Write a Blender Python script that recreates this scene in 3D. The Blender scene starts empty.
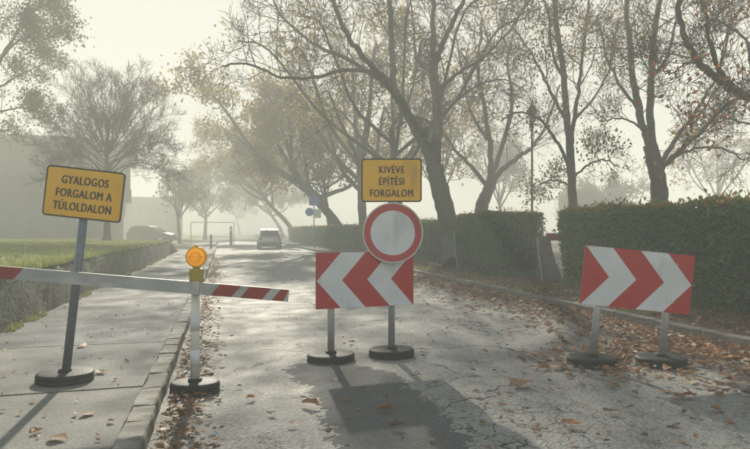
import bpy, bmesh, math, random
import numpy as np
from mathutils import Vector, Matrix

R = math.radians
rng = np.random.default_rng(7)
random.seed(7)
scene = bpy.context.scene
col = scene.collection

# ------------------------------------------------------------------ camera
EYE, FPX, YAW = 1.35, 580.0, R(14.7)
SUN_EL, SUN_AZ = R(28.0), R(3.0)          # azimuth measured from +Y towards +X
cd = bpy.data.cameras.new('camera'); cam = bpy.data.objects.new('camera', cd); col.objects.link(cam)
cam.location = (0, 0, EYE); cam.rotation_euler = (R(90), 0, -YAW)
cd.sensor_width = 36; cd.lens = FPX / 750 * 36; cd.shift_y = 6.0 / 750
cd.clip_start = .05; cd.clip_end = 2000
scene.camera = cam

# ------------------------------------------------------------------ sky, sun, exposure
w = bpy.data.worlds.new('World'); scene.world = w; w.use_nodes = True
nt = w.node_tree
bg = nt.nodes['Background']
sky = nt.nodes.new('ShaderNodeTexSky'); sky.sky_type = 'NISHITA'; sky.sun_disc = False
sky.sun_elevation = SUN_EL; sky.sun_rotation = SUN_AZ
sky.air_density = 1.5; sky.dust_density = .3; sky.ozone_density = 1.0
hs = nt.nodes.new('ShaderNodeHueSaturation'); hs.inputs['Saturation'].default_value = .8
nt.links.new(sky.outputs[0], hs.inputs['Color']); 
cap = nt.nodes.new('ShaderNodeMix'); cap.data_type = 'RGBA'; cap.blend_type = 'DARKEN'      # mist evens out the glow round the sun
cap.inputs['Factor'].default_value = 1; cap.inputs['B'].default_value = (4.1, 4.02, 3.62, 1)
nt.links.new(hs.outputs[0], cap.inputs['A']); nt.links.new(cap.outputs['Result'], bg.inputs['Color'])
bg.inputs['Strength'].default_value = .105
sl = bpy.data.lights.new('sun', 'SUN'); sun = bpy.data.objects.new('sun', sl); col.objects.link(sun)
sl.energy = 4.4; sl.angle = R(1.1); sl.color = (1.0, .935, .78)
sd = Vector((math.sin(SUN_AZ) * math.cos(SUN_EL), math.cos(SUN_AZ) * math.cos(SUN_EL), math.sin(SUN_EL)))
sun.rotation_euler = sd.to_track_quat('Z', 'Y').to_euler()
scene.view_settings.view_transform = 'Standard'; scene.view_settings.look = 'None'
scene.view_settings.gamma = 1; scene.view_settings.exposure = 1.0
scene.render.engine = 'CYCLES'
cy = scene.cycles
cy.use_denoising = True
cy.max_bounces = 8; cy.volume_bounces = 3; cy.diffuse_bounces = 3; cy.transmission_bounces = 4
cy.transparent_max_bounces = 8; cy.sample_clamp_indirect = 4

# ------------------------------------------------------------------ helpers
sY, cY = math.sin(YAW), math.cos(YAW)
def P(px, py, d):
    """a place at distance d (metres along the view) seen in direction of photo pixel px, py"""
    u = (px - 375) / FPX * d
    return Vector((d * sY + u * cY, d * cY - u * sY, EYE + (230.5 - py) / FPX * d))
def G(px, py, z=0.0):
    d = (EYE - z) * FPX / (py - 230.5)
    return P(px, py, d)
def onX(px, X):
    d = X / (sY + (px - 375) / FPX * cY); return d

def tag(o, label=None, cat=None, group=None, kind=None):
    if label: o['label'] = label
    if cat: o['category'] = cat
    if group: o['group'] = group
    if kind: o['kind'] = kind
    return o
def empty(name, loc, rz=0, label=None, cat=None, group=None):
    o = bpy.data.objects.new(name, None); col.objects.link(o)
    o.location = loc; o.rotation_euler = (0, 0, rz); o.empty_display_size = .1
    return tag(o, label, cat, group)
def link(name, me, mats, parent=None):
    o = bpy.data.objects.new(name, me); col.objects.link(o)
    for m in (mats if isinstance(mats, (list, tuple)) else [mats]):
        me.materials.append(m)
    if parent: o.parent = parent
    return o
def mesh_np(name, V, F, mi=None, smooth=False):
    V = np.asarray(V, np.float32); F = np.asarray(F, np.int32)
    me = bpy.data.meshes.new(name)
    me.vertices.add(len(V)); me.vertices.foreach_set('co', V.ravel())
    k = F.shape[1]
    me.loops.add(F.size); me.loops.foreach_set('vertex_index', F.ravel())
    me.polygons.add(len(F)); me.polygons.foreach_set('loop_start', np.arange(0, F.size, k, dtype=np.int32))
    if mi is not None: me.polygons.foreach_set('material_index', np.asarray(mi, np.int32))
    me.polygons.foreach_set('use_smooth', np.full(len(F), smooth, bool))
    me.update(calc_edges=True); me.validate()
    return me
def bm_mesh(name, bm, smooth=False):
    me = bpy.data.meshes.new(name)
    bmesh.ops.recalc_face_normals(bm, faces=bm.faces[:])
    for f in bm.faces: f.smooth = smooth
    bm.to_mesh(me); bm.free(); return me
def b_box(bm, c, s, M=None, bev=0):
    r = bmesh.ops.create_cube(bm, size=1)
    vs = r['verts']
    bmesh.ops.scale(bm, vec=s, verts=vs); bmesh.ops.translate(bm, vec=c, verts=vs)
    if bev:
        es = list({e for v in vs for e in v.link_edges})
        rr = bmesh.ops.bevel(bm, geom=es, offset=bev, segments=2, affect='EDGES', profile=.6)
        vs = list({v for f in rr['faces'] for v in f.verts} | {v for v in vs if v.is_valid})
    if M is not None: bmesh.ops.transform(bm, matrix=M, verts=vs)
    return vs
def b_cyl(bm, p0, p1, r0, r1=None, n=20, M=None):
    p0, p1 = Vector(p0), Vector(p1); r1 = r0 if r1 is None else r1
    dv = p1 - p0
    q = dv.to_track_quat('Z', 'Y').to_matrix().to_4x4()
    r = bmesh.ops.create_cone(bm, cap_ends=True, segments=n, radius1=r0, radius2=r1, depth=dv.length,
                              matrix=Matrix.Translation((p0 + p1) / 2) @ q)
    if M is not None: bmesh.ops.transform(bm, matrix=M, verts=r['verts'])
    return r['verts']
def b_lathe(bm, prof, n=36, M=None, sx=1, sy=1):
    rings = []
    vs = []
    for r, z in prof:
        ring = [bm.verts.new((r * sx * math.cos(2 * math.pi * i / n), r * sy * math.sin(2 * math.pi * i / n), z)) for i in range(n)]
        rings.append(ring); vs += ring
    for a, b in zip(rings, rings[1:]):
        for i in range(n):
            bm.faces.new((a[i], a[(i + 1) % n], b[(i + 1) % n], b[i]))
    bm.faces.new(rings[0][::-1]); bm.faces.new(rings[-1])
    if M is not None: bmesh.ops.transform(bm, matrix=M, verts=vs)
    return vs
def b_prism(bm, pts, y0, y1, M=None):
    """outline in x,z pushed from y0 to y1"""
    a = [bm.verts.new((x, y0, z)) for x, z in pts]; b = [bm.verts.new((x, y1, z)) for x, z in pts]
    n = len(pts)
    bm.faces.new(a); bm.faces.new(b[::-1])
    for i in range(n): bm.faces.new((a[i], b[i], b[(i + 1) % n], a[(i + 1) % n]))
    if M is not None: bmesh.ops.transform(bm, matrix=M, verts=a + b)
def rrect(w_, h_, r, n=6, cx=0, cz=0):
    out = []
    for sx, sz, a0 in ((1, 1, 0), (-1, 1, 90), (-1, -1, 180), (1, -1, 270)):
        for i in range(n + 1):
            a = R(a0 + 90 * i / n)
            out.append((cx + sx * (w_ / 2 - r) + r * math.cos(a), cz + sz * (h_ / 2 - r) + r * math.sin(a)))
    return out
def one(name, mats, parent, fn, smooth=False):
    bm = bmesh.new(); fn(bm); return link(name, bm_mesh(name, bm, smooth), mats, parent)

# ------------------------------------------------------------------ materials
def mat(name, c1, c2=None, rough=.7, scale=6., detail=6, bump=0., bscale=None, metallic=0, spec=.5, ramp=(.35, .65), dist=0.02, stain=None):
    m = bpy.data.materials.new(name); m.use_nodes = True
    t = m.node_tree; N = t.nodes; L = t.links
    p = N['Principled BSDF']; p.inputs['Roughness'].default_value = rough; p.inputs['Metallic'].default_value = metallic
    p.inputs['Specular IOR Level'].default_value = spec
    tc = N.new('ShaderNodeTexCoord')
    if c2 is None: c2 = tuple(x * .8 for x in c1)
    no = N.new('ShaderNodeTexNoise'); no.inputs['Scale'].default_value = scale; no.inputs['Detail'].default_value = detail
    L.new(tc.outputs['Object'], no.inputs['Vector'])
    cr = N.new('ShaderNodeValToRGB'); cr.color_ramp.elements[0].position, cr.color_ramp.elements[1].position = ramp
    cr.color_ramp.elements[0].color = (*c1, 1); cr.color_ramp.elements[1].color = (*c2, 1)
    L.new(no.outputs['Fac'], cr.inputs['Fac'])
    out = cr.outputs['Color']
    if stain:
        sc, sv, colr, lo, hi = stain
        mp = N.new('ShaderNodeMapping'); mp.inputs['Scale'].default_value = sv
        n2 = N.new('ShaderNodeTexNoise'); n2.inputs['Scale'].default_value = sc; n2.inputs['Detail'].default_value = 5
        L.new(tc.outputs['Object'], mp.inputs['Vector']); L.new(mp.outputs[0], n2.inputs['Vector'])
        mr = N.new('ShaderNodeMapRange'); mr.inputs['From Min'].default_value = lo; mr.inputs['From Max'].default_value = hi
        L.new(n2.outputs['Fac'], mr.inputs['Value'])
        mx = N.new('ShaderNodeMix'); mx.data_type = 'RGBA'
        mx.inputs['B'].default_value = (*colr, 1)
        L.new(mr.outputs[0], mx.inputs['Factor']); L.new(out, mx.inputs['A']); out = mx.outputs['Result']
    L.new(out, p.inputs['Base Color'])
    if bump:
        nb = N.new('ShaderNodeTexNoise'); nb.inputs['Scale'].default_value = bscale or scale * 6; nb.inputs['Detail'].default_value = 8
        L.new(tc.outputs['Object'], nb.inputs['Vector'])
        bp = N.new('ShaderNodeBump'); bp.inputs['Strength'].default_value = bump; bp.inputs['Distance'].default_value = dist
        L.new(nb.outputs['Fac'], bp.inputs['Height']); L.new(bp.outputs[0], p.inputs['Normal'])
    return m

def leaf_mat(name, c1, c2, trans=.45, rough=.5):
    m = bpy.data.materials.new(name); m.use_nodes = True
    t = m.node_tree; N = t.nodes; L = t.links
    p = N['Principled BSDF']; p.inputs['Roughness'].default_value = rough
    geo = N.new('ShaderNodeNewGeometry')
    cr = N.new('ShaderNodeValToRGB'); cr.color_ramp.elements[0].color = (*c1, 1); cr.color_ramp.elements[1].color = (*c2, 1)
    L.new(geo.outputs['Random Per Island'], cr.inputs['Fac'])
    L.new(cr.outputs[0], p.inputs['Base Color'])
    tr = N.new('ShaderNodeBsdfTranslucent'); L.new(cr.outputs[0], tr.inputs['Color'])
    mx = N.new('ShaderNodeMixShader'); mx.inputs[0].default_value = trans
    L.new(p.outputs[0], mx.inputs[1]); L.new(tr.outputs[0], mx.inputs[2])
    L.new(mx.outputs[0], N['Material Output'].inputs['Surface'])
    return m

def asphalt(name, ca, cb, rough, spot=None, crack=1.0, crack_scale=.55, bump=.35, speck=.35, gs=62):
    m = bpy.data.materials.new(name); m.use_nodes = True
    t = m.node_tree; N = t.nodes; L = t.links
    p = N['Principled BSDF']
    tc = N.new('ShaderNodeTexCoord'); V = tc.outputs['Object']
    def noise(s, d=4, v=V):
        n = N.new('ShaderNodeTexNoise'); n.inputs['Scale'].default_value = s; n.inputs['Detail'].default_value = d
        L.new(v, n.inputs['Vector']); return n
    def math_(op, a, b=None, c=None):
        n = N.new('ShaderNodeMath'); n.operation = op
        for i, x in enumerate((a, b, c)):
            if x is None: continue
            if isinstance(x, (int, float)): n.inputs[i].default_value = x
            else: L.new(x, n.inputs[i])
        return n.outputs[0]
    def mix(f, a, b):
        n = N.new('ShaderNodeMix'); n.data_type = 'RGBA'
        for k, x in (('Factor', f), ('A', a), ('B', b)):
            if isinstance(x, tuple): n.inputs[k].default_value = (*x, 1)
            elif isinstance(x, (int, float)): n.inputs[k].default_value = x
            else: L.new(x, n.inputs[k])
        return n.outputs['Result']
    def rng_(v, a, b, c=0., d=1.):
        n = N.new('ShaderNodeMapRange'); n.inputs['From Min'].default_value = a; n.inputs['From Max'].default_value = b
        n.inputs['To Min'].default_value = c; n.inputs['To Max'].default_value = d
        L.new(v, n.inputs['Value']); return n.outputs[0]
    big = noise(.35, 6).outputs['Fac']; mid = noise(2.2, 6).outputs['Fac']; fine = noise(70, 3).outputs['Fac']
    stones = N.new('ShaderNodeTexVoronoi'); stones.inputs['Scale'].default_value = gs; L.new(V, stones.inputs['Vector'])
    c = mix(rng_(big, .35, .65), ca, cb)
    c = mix(rng_(mid, .5, .72, 0, .55), c, tuple(x * .55 for x in ca))
    c = mix(rng_(mid, .25, .4, .35, 0), c, tuple(x * 1.5 for x in cb))
    grit = rng_(stones.outputs['Color'], .2, .9, 0, speck)
    c = mix(grit, c, tuple(min(1, x * 2.4) for x in cb))
    # cracks
    dv = noise(3.5, 5); mp = N.new('ShaderNodeVectorMath'); mp.operation = 'MULTIPLY_ADD'
    L.new(dv.outputs['Color'], mp.inputs[0]); mp.inputs[1].default_value = (.55, .55, 0); L.new(V, mp.inputs[2])
    def cr_(scale, wdt):
        vo = N.new('ShaderNodeTexVoronoi'); vo.feature = 'DISTANCE_TO_EDGE'; vo.inputs['Scale'].default_value = scale
        L.new(mp.outputs[0], vo.inputs['Vector'])
        return rng_(vo.outputs['Distance'], wdt * .3, wdt, 1, 0)
    k1 = math_('MULTIPLY', cr_(crack_scale, .0055), rng_(noise(.5, 3).outputs['Fac'], .38, .55))
    k2 = math_('MULTIPLY', cr_(4.2, .035), rng_(noise(.42, 3).outputs['Fac'], .55, .64))
    if spot:
        vd = N.new('ShaderNodeVectorMath'); vd.operation = 'DISTANCE'; L.new(V, vd.inputs[0]); vd.inputs[1].default_value = spot[:3]
        k2 = math_('MAXIMUM', k2, math_('MULTIPLY', cr_(5.0, .035), rng_(math_('ADD', vd.outputs['Value'], math_('MULTIPLY', mid, .9)), spot[3] * .6, spot[3], 1, 0)))
    k = math_('MULTIPLY', math_('MAXIMUM', k1, k2), crack)
    c = mix(k, c, (.018, .016, .014))
    L.new(c, p.inputs['Base Color'])
    L.new(rng_(mid, .3, .7, rough - .1, rough + .12), p.inputs['Roughness'])
    p.inputs['Specular IOR Level'].default_value = .38
    h = math_('ADD', math_('MULTIPLY', fine, .35), math_('MULTIPLY', stones.outputs['Distance'], 1.1))
    h = math_('ADD', h, math_('MULTIPLY', mid, .5))
    h = math_('SUBTRACT', h, math_('MULTIPLY', k, 2.5))
    bp = N.new('ShaderNodeBump'); bp.inputs['Strength'].default_value = bump; bp.inputs['Distance'].default_value = .012
    L.new(h, bp.inputs['Height']); L.new(bp.outputs[0], p.inputs['Normal'])
    return m

M = {}
M['road'] = asphalt('road_asphalt', (.12, .115, .102), (.185, .176, .155), .74, spot=(*G(505, 425), 1.5), bump=.5, speck=.42)
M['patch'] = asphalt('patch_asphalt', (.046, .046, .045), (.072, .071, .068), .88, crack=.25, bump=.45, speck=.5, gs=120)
M['path_asphalt'] = asphalt('path_asphalt', (.055, .055, .054), (.08, .079, .076), .8, crack=.5, crack_scale=.3)
M['concrete_panel'] = asphalt('path_concrete', (.115, .112, .10), (.16, .154, .136), .85, crack=.3, bump=.25, speck=.15)
M['kerb'] = mat('kerb_stone_concrete', (.23, .215, .18), (.13, .12, .10), .8, 5, bump=.6, bscale=30, stain=(3, (1, 1, 1), (.07, .065, .05), .5, .72))
M['kerb_dark'] = mat('worn_kerb_concrete', (.16, .15, .13), (.09, .085, .075), .85, 5, bump=.6, bscale=30)
M['wall'] = mat('old_low_wall', (.10, .105, .075), (.055, .06, .04), .9, 4, bump=.9, bscale=14, stain=(3, (1, 2.4, .55), (.04, .042, .028), .45, .66), dist=.04)
M['soil'] = mat('soil', (.10, .075, .05), (.05, .042, .03), .95, 3, bump=.8, bscale=20, dist=.03)
M['ground'] = mat('park_ground', (.11, .11, .055), (.07, .06, .04), .95, .8, bump=.6, bscale=12)
M['lawn'] = mat('lawn_ground', (.15, .18, .055), (.22, .22, .09), .95, .9, bump=.6, bscale=25)
M['grass'] = leaf_mat('grass_blade', (.15, .19, .045), (.29, .30, .11), .5)
M['bark'] = mat('bark', (.034, .032, .028), (.065, .06, .05), .9, 9, bump=1, bscale=22, dist=.04, stain=(1.2, (1, 1, .4), (.06, .07, .035), .5, .65))
M['twig'] = mat('twig_bark', (.05, .042, .034), (.075, .062, .05), .85, 4)
M['hedge'] = leaf_mat('hedge_leaf', (.010, .072, .018), (.075, .225, .055), .3, .28)
M['hedge_tip'] = leaf_mat('hedge_tip_leaf', (.20, .15, .04), (.34, .18, .06), .6, .45)
M['hedge_core'] = mat('hedge_inner_twigs', (.012, .014, .008), (.022, .02, .012), .95, 20)
M['leaf_brown'] = leaf_mat('brown_leaf', (.17, .078, .034), (.29, .14, .058), .4, .6)
M['leaf_dark'] = leaf_mat('dark_leaf', (.06, .03, .018), (.12, .055, .03), .25, .6)
M['leaf_pale'] = leaf_mat('pale_leaf', (.34, .22, .12), (.46, .34, .22), .3, .6)
M['leaf_orange'] = leaf_mat('orange_leaf', (.28, .12, .04), (.36, .16, .055), .4, .6)
M['tree_brown'] = leaf_mat('tree_leaf_brown', (.13, .08, .04), (.26, .16, .07), .5)
M['tree_yellow'] = leaf_mat('tree_leaf_yellow', (.22, .19, .06), (.38, .27, .07), .5)
M['tree_green'] = leaf_mat('tree_leaf_green', (.06, .07, .03), (.12, .12, .05), .45)
M['tree_red'] = leaf_mat('tree_leaf_red', (.20, .05, .02), (.34, .11, .03), .5)
M['steel'] = mat('galvanised_steel', (.36, .37, .39), (.46, .47, .48), .45, 14, metallic=.45, bump=.05, bscale=60)
M['post_grey'] = mat('grey_post_paint', (.12, .14, .17), (.16, .18, .21), .45, 20, metallic=.3)
M['rubber'] = mat('black_rubber', (.008, .010, .013), (.015, .017, .02), .6, 12, bump=.2, bscale=60, stain=(6, (1, 1, 1), (.03, .03, .03), .6, .85), spec=.2)
M['red'] = mat('red_sheeting', (.41, .014, .021), (.35, .013, .019), .38, 4, stain=(5, (1, 1, .35), (.20, .05, .045), .54, .85), bump=.12, bscale=5)
M['white'] = mat('white_sheeting', (.60, .62, .66), (.52, .54, .57), .4, 3, stain=(5, (1, 1, .35), (.30, .29, .27), .54, .85), bump=.12, bscale=5)
M['boom_white'] = mat('grey_white_boom_paint', (.40, .41, .42), (.30, .31, .32), .5, 4, stain=(6, (.5, 1, 1), (.18, .18, .17), .5, .8))  # greyer than the white sheeting, with random darker blotches
M['boom_red'] = mat('dark_red_boom_paint', (.27, .025, .025), (.20, .02, .02), .5, 4)  # darker tone than the red sheeting on the boards
M['ring_red'] = mat('faded_red_ring', (.40, .05, .055), (.34, .04, .05), .4, 4)
M['yellow'] = mat('amber_yellow_sheeting', (.70, .385, .04), (.62, .34, .035), .42, 5, stain=(6, (1, 1, .4), (.34, .22, .06), .54, .85), bump=.12, bscale=5)
M['black'] = mat('black_lettering', (.03, .03, .03), (.04, .038, .035), .5)
M['plate_dark'] = mat('dark_plate_edge', (.035, .035, .032), (.05, .05, .045), .5)
M['alu'] = mat('aluminium_back', (.4, .41, .42), (.48, .48, .48), .4, 8, metallic=.8)
M['lamp_body'] = mat('olive_yellow_plastic', (.34, .25, .03), (.26, .18, .025), .5, 6)
M['postwhite'] = mat('white_plastic_post', (.70, .69, .62), (.55, .54, .47), .45, 6)
M['concrete_dark'] = mat('weathered_concrete_post', (.10, .105, .11), (.06, .062, .065), .85, 5, bump=.4, bscale=25)
M['concrete_edge'] = mat('pale_concrete_edge', (.30, .31, .32), (.22, .23, .24), .8, 8)
M['rail_red'] = mat('red_rail_paint', (.38, .02, .025), (.30, .02, .022), .3, 4)
M['iron'] = mat('black_iron', (.05, .055, .055), (.08, .085, .08), .6, 10)
M['frost'] = mat('frosted_lantern_glass', (.5, .5, .46), (.42, .42, .4), .25, 4)
M['render_grey'] = mat('grey_render', (.085, .085, .08), (.06, .06, .057), .9, .7, bump=.3, bscale=8)
M['render_pale'] = mat('pale_render', (.42, .41, .38), (.34, .33, .31), .9, .7)
M['roof'] = mat('roof_metal', (.25, .25, .25), (.18, .18, .18), .45, 1.5)
M['glass_dark'] = mat('dark_window_glass', (.03, .035, .04), (.04, .045, .05), .08, 2)
M['car_silver'] = mat('silver_paint', (.42, .44, .46), (.40, .42, .44), .3, 2, metallic=.55)
M['car_dark'] = mat('dark_car_paint', (.035, .04, .05), (.03, .035, .04), .25, 2, metallic=.3)
M['trim'] = mat('black_plastic_trim', (.02, .02, .021), (.03, .03, .03), .6, 8)
M['tail'] = mat('red_tail_lens', (.30, .015, .012), (.25, .01, .01), .2, 5)
M['plate_white'] = mat('white_plate', (.7, .7, .68), (.66, .66, .64), .4, 5)
M['blue'] = mat('blue_sheeting', (.11, .22, .50), (.10, .19, .44), .4, 5)
M['post_green'] = mat('dark_bollard_paint', (.06, .065, .06), (.09, .09, .08), .6, 10)

def lens_mat():
    m = bpy.data.materials.new('amber_lens'); m.use_nodes = True
    t = m.node_tree; N = t.nodes; L = t.links
    p = N['Principled BSDF']; p.inputs['Base Color'].default_value = (.92, .56, .03, 1); p.inputs['Roughness'].default_value = .22
    tc = N.new('ShaderNodeTexCoord'); vo = N.new('ShaderNodeTexVoronoi'); vo.inputs['Scale'].default_value = 60
    L.new(tc.outputs['Object'], vo.inputs['Vector'])
    bp = N.new('ShaderNodeBump'); bp.inputs['Strength'].default_value = .5; bp.inputs['Distance'].default_value = .006
    L.new(vo.outputs['Distance'], bp.inputs['Height']); L.new(bp.outputs[0], p.inputs['Normal'])
    p.inputs['Emission Color'].default_value = (1, .47, .015, 1); p.inputs['Emission Strength'].default_value = .2
    tr = N.new('ShaderNodeBsdfTranslucent'); tr.inputs['Color'].default_value = (.98, .66, .05, 1)
    mx = N.new('ShaderNodeMixShader'); mx.inputs[0].default_value = .45
    L.new(p.outputs[0], mx.inputs[1]); L.new(tr.outputs[0], mx.inputs[2]); L.new(mx.outputs[0], N['Material Output'].inputs['Surface'])
    return m
M['lens'] = lens_mat()
M['lens_edge'] = mat('amber_lens_edge', (.80, .38, .02), (.70, .32, .018), .3, 8)

# ================================================================== SETTING
XL, XR = -.46, 5.70          # kerb faces
def sheet(name, pts, z, m, kind='structure', parent=None):
    bm = bmesh.new(); bm.faces.new([bm.verts.new((x, y, z)) for x, y in pts])
    o = link(name, bm_mesh(name, bm), m, parent)
    if kind: o['kind'] = kind
    return o
def grid(name, x0, x1, y0, y1, nx, ny, hf, m, smooth=True):
    xs = np.linspace(x0, x1, nx); ys = np.linspace(y0, y1, ny)
    X, Y = np.meshgrid(xs, ys); Z = hf(X, Y)
    V = np.stack([X, Y, Z], -1).reshape(-1, 3)
    i = np.arange(ny - 1)[:, None] * nx + np.arange(nx - 1)[None]
    F = np.stack([i, i + 1, i + nx + 1, i + nx], -1).reshape(-1, 4)
    return tag(link(name, mesh_np(name, V, F, smooth=smooth), m), kind='structure')
def wob(X, Y, s=1., seed=0):
    return (np.sin(X * 1.7 * s + seed) * np.cos(Y * 1.3 * s + 2 * seed) + .5 * np.sin(X * 3.9 * s - Y * 2.7 * s + seed) + .35 * np.sin(Y * 6.1 * s + X * 5.3 * s)) / 1.85

sheet('ground', [(-420, -60), (420, -60), (420, 520), (-420, 520)], -.06, M['ground'])
road_f = lambda X, Y: (.012 * wob(X, Y, .5, 1) * np.clip((X - XL) * 2, 0, 1) * np.clip((XR - X) * 2, 0, 1) + .006 * wob(X, Y, 2, 3))
grid('road', XL, XR + .02, -4, 75, 60, 420, road_f, M['road'])
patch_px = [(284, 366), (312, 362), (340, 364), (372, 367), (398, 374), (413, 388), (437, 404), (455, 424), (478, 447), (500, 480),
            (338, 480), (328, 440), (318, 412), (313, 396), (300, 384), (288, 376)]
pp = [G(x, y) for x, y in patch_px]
def road_z(X, Y):
    """height of the road sheet as it is meshed"""
    xs = np.linspace(XL, XR + .02, 60); ys = np.linspace(-4, 75, 420)
    i = np.clip(np.searchsorted(xs, X) - 1, 0, 58); j = np.clip(np.searchsorted(ys, Y) - 1, 0, 418)
    u = (X - xs[i]) / (xs[1] - xs[0]); v = (Y - ys[j]) / (ys[1] - ys[0])
    return (road_f(xs[i], ys[j]) * (1 - u) * (1 - v) + road_f(xs[i + 1], ys[j]) * u * (1 - v) + road_f(xs[i], ys[j + 1]) * (1 - u) * v + road_f(xs[i + 1], ys[j + 1]) * u * v)
def make_patch():
    poly = np.array([(q.x, q.y) for q in pp]); st = .025
    x0, y0 = poly.min(0) - .1; x1, y1 = poly.max(0) + .1
    xs = np.arange(x0, x1, st); ys = np.arange(y0, y1, st); X, Y = np.meshgrid(xs, ys)
    ins = np.zeros(X.shape, bool); dist = np.full(X.shape, 9.)
    for a, b in zip(poly, np.roll(poly, -1, 0)):
        cr_ = ((a[1] > Y) != (b[1] > Y)) & (X < (b[0] - a[0]) * (Y - a[1]) / (b[1] - a[1] + 1e-12) + a[0]); ins ^= cr_
        e = b - a; t_ = np.clip(((X - a[0]) * e[0] + (Y - a[1]) * e[1]) / (e @ e), 0, 1)
        dist = np.minimum(dist, np.hypot(X - a[0] - t_ * e[0], Y - a[1] - t_ * e[1]))
    sd_ = np.where(ins, dist, -dist)
    nz = .5 * np.sin(X * 13 + 2 * np.sin(Y * 9)) + .5 * np.sin(Y * 17 + 2 * np.sin(X * 11)) + rng.normal(0, .55, X.shape)
    lift_ = np.clip((sd_ - .02) / .10 + nz * .55, -1, 1.6) * .006
    Z = road_z(X, Y) + lift_ + rng.normal(0, .0012, X.shape)
    keep = sd_ > -.09; nx = len(xs)
    i = np.arange(len(ys) - 1)[:, None] * nx + np.arange(nx - 1)[None]
    F = np.stack([i, i + 1, i + nx + 1, i + nx], -1).reshape(-1, 4)
    F = F[keep.ravel()[F].all(1)]
    used = np.unique(F); mp_ = np.zeros(X.size, int); mp_[used] = np.arange(len(used))
    V = np.stack([X, Y, Z], -1).reshape(-1, 3)[used]
    return mesh_np('road_patch', V, mp_[F], smooth=True)
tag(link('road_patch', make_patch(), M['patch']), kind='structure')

# right verge
grid('verge', XR + .15, 60, -4, 140, 120, 220, lambda X, Y: .10 + .02 * wob(X, Y, 1.2, 2) + .03 * np.clip(X - 6.4, 0, 1), M['soil'])
# left lawn above the wall, falling to the car park behind the wall's far end
def lawn_h(X, Y):
    e = np.clip((-2.62 - X) / .5, 0, 1)
    far = np.clip((Y - 31) / 6, 0, 1); bank = np.clip((-2.62 - X) / 2.2, 0, 1); bank = bank * bank * (3 - 2 * bank)
    h = .80 + .035 * np.clip(-3 - X, 0, 3) + .025 * wob(X, Y, .8, 4)
    return h * (1 - far) + far * (.09 + bank * (.20 + .02 * wob(X, Y, .8, 4)))
grid('lawn', -120, -2.62, -4, 140, 240, 240, lawn_h, M['lawn'])

# footpath of separate bays
fp = tag(bpy.data.objects.new('footpath', None), kind='structure'); col.objects.link(fp)
def bay(y0, y1, m, dz):
    def f(bm):
        z = .105 + dz; x0, x1 = -2.60, XL - .16
        n = max(2, int((y1 - y0) / .3))
        a = []
        for i in range(n + 1):
            y = y0 + (y1 - y0) * i / n
            a.append([bm.verts.new((x0, y, z + .004 * math.sin(y * 3))), bm.verts.new(((x0 + x1) / 2, y, z + .004 * math.sin(y * 2 + 1))), bm.verts.new((x1, y, z))])
        for p, q in zip(a, a[1:]):
            for k in (0, 1): bm.faces.new((p[k], p[k + 1], q[k + 1], q[k]))
        e = [v for v in a[0]]; bt = [bm.verts.new((v.co.x, v.co.y, -.05)) for v in e]
        for k in (0, 1): bm.faces.new((bt[k], bt[k + 1], e[k + 1], e[k]))
    one('paving_bay', m, fp, f)
ys = [(-3, 1.2), (1.215, 3.1), (3.115, 4.95), (4.968, 6.86)]
for i, (a, b) in enumerate(ys): bay(a, b, M['concrete_panel'], (.0, .004, -.004, .002)[i])
bay(6.872, 15.5, M['path_asphalt'], .004); bay(15.51, 28, M['path_asphalt'], 0); bay(28.01, 75, M['path_asphalt'], .002)

# kerbs: each stone a part
def kerb(name, x0, x1, y0, y1, step, h, mats, jit, sd):
    rr = random.Random(sd)
    root = tag(bpy.data.objects.new(name, None), kind='structure'); col.objects.link(root)
    y = y0; meshes = []
    for v in range(7):
        def f(bm):
            b_box(bm, (0, 0, 0), (x1 - x0, 1, h + .10), bev=.018)
            bmesh.ops.subdivide_edges(bm, edges=[e for e in bm.edges if abs(e.verts[0].co.y - e.verts[1].co.y) > .5], cuts=2)
            for q in bm.verts:
                q.co += Vector((rr.uniform(-1, 1), 0, rr.uniform(-1, 1))) * jit
        bm = bmesh.new(); f(bm); me = bm_mesh('kerb_stone', bm); me.materials.append(mats[v % len(mats)]); meshes.append(me)
    while y < y1:
        L_ = step * rr.uniform(.75, 1.3)
        o = bpy.data.objects.new('kerb_stone', rr.choice(meshes)); col.objects.link(o); o.parent = root
        o.location = ((x0 + x1) / 2 + rr.uniform(-1, 1) * jit * 1.2, y + L_ / 2, h / 2 - .05 + rr.uniform(-1, 1) * jit)
        o.scale = (1, L_ - .018, 1); o.rotation_euler = (rr.uniform(-.012, .012), rr.uniform(-.03, .03), rr.uniform(-.012, .012))
        y += L_
kerb('kerb', XL - .155, XL, .5, 48, .42, .125, [M['kerb'], M['kerb'], M['kerb_dark']], .007, 3)
kerb('kerb', XR, XR + .15, 3, 60, 1.0, .13, [M['kerb_dark'], M['kerb_dark'], M['kerb']], .004, 5)

# low retaining wall
def wall_fn(bm):
    n = 260; ys_ = np.linspace(-2, 31, n); prof = [(-2.60, -.1), (-2.595, .2), (-2.60, .45), (-2.61, .68), (-2.63, .765), (-2.70, .80), (-2.84, .80), (-2.86, .5), (-2.86, -.1)]
    rings = []
    for y in ys_:
        rr_ = []
        for k, (x, z) in enumerate(prof):
            rr_.append(bm.verts.new((x + .022 * math.sin(y * 5.1 + z * 7) * math.sin(y * 1.7 + z * 3) + random.uniform(-.006, .006), y, z + (.02 * math.sin(y * 2.3) * math.sin(y * .9) + random.uniform(-.012, .012) if z > .6 else 0))))
        rings.append(rr_)
    for a, b in zip(rings, rings[1:]):
        for k in range(len(prof) - 1): bm.faces.new((a[k], a[k + 1], b[k + 1], b[k]))
    bm.faces.new(rings[0]); bm.faces.new(rings[-1][::-1])
wl = one('low_wall', M['wall'], None, wall_fn, True)
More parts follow.
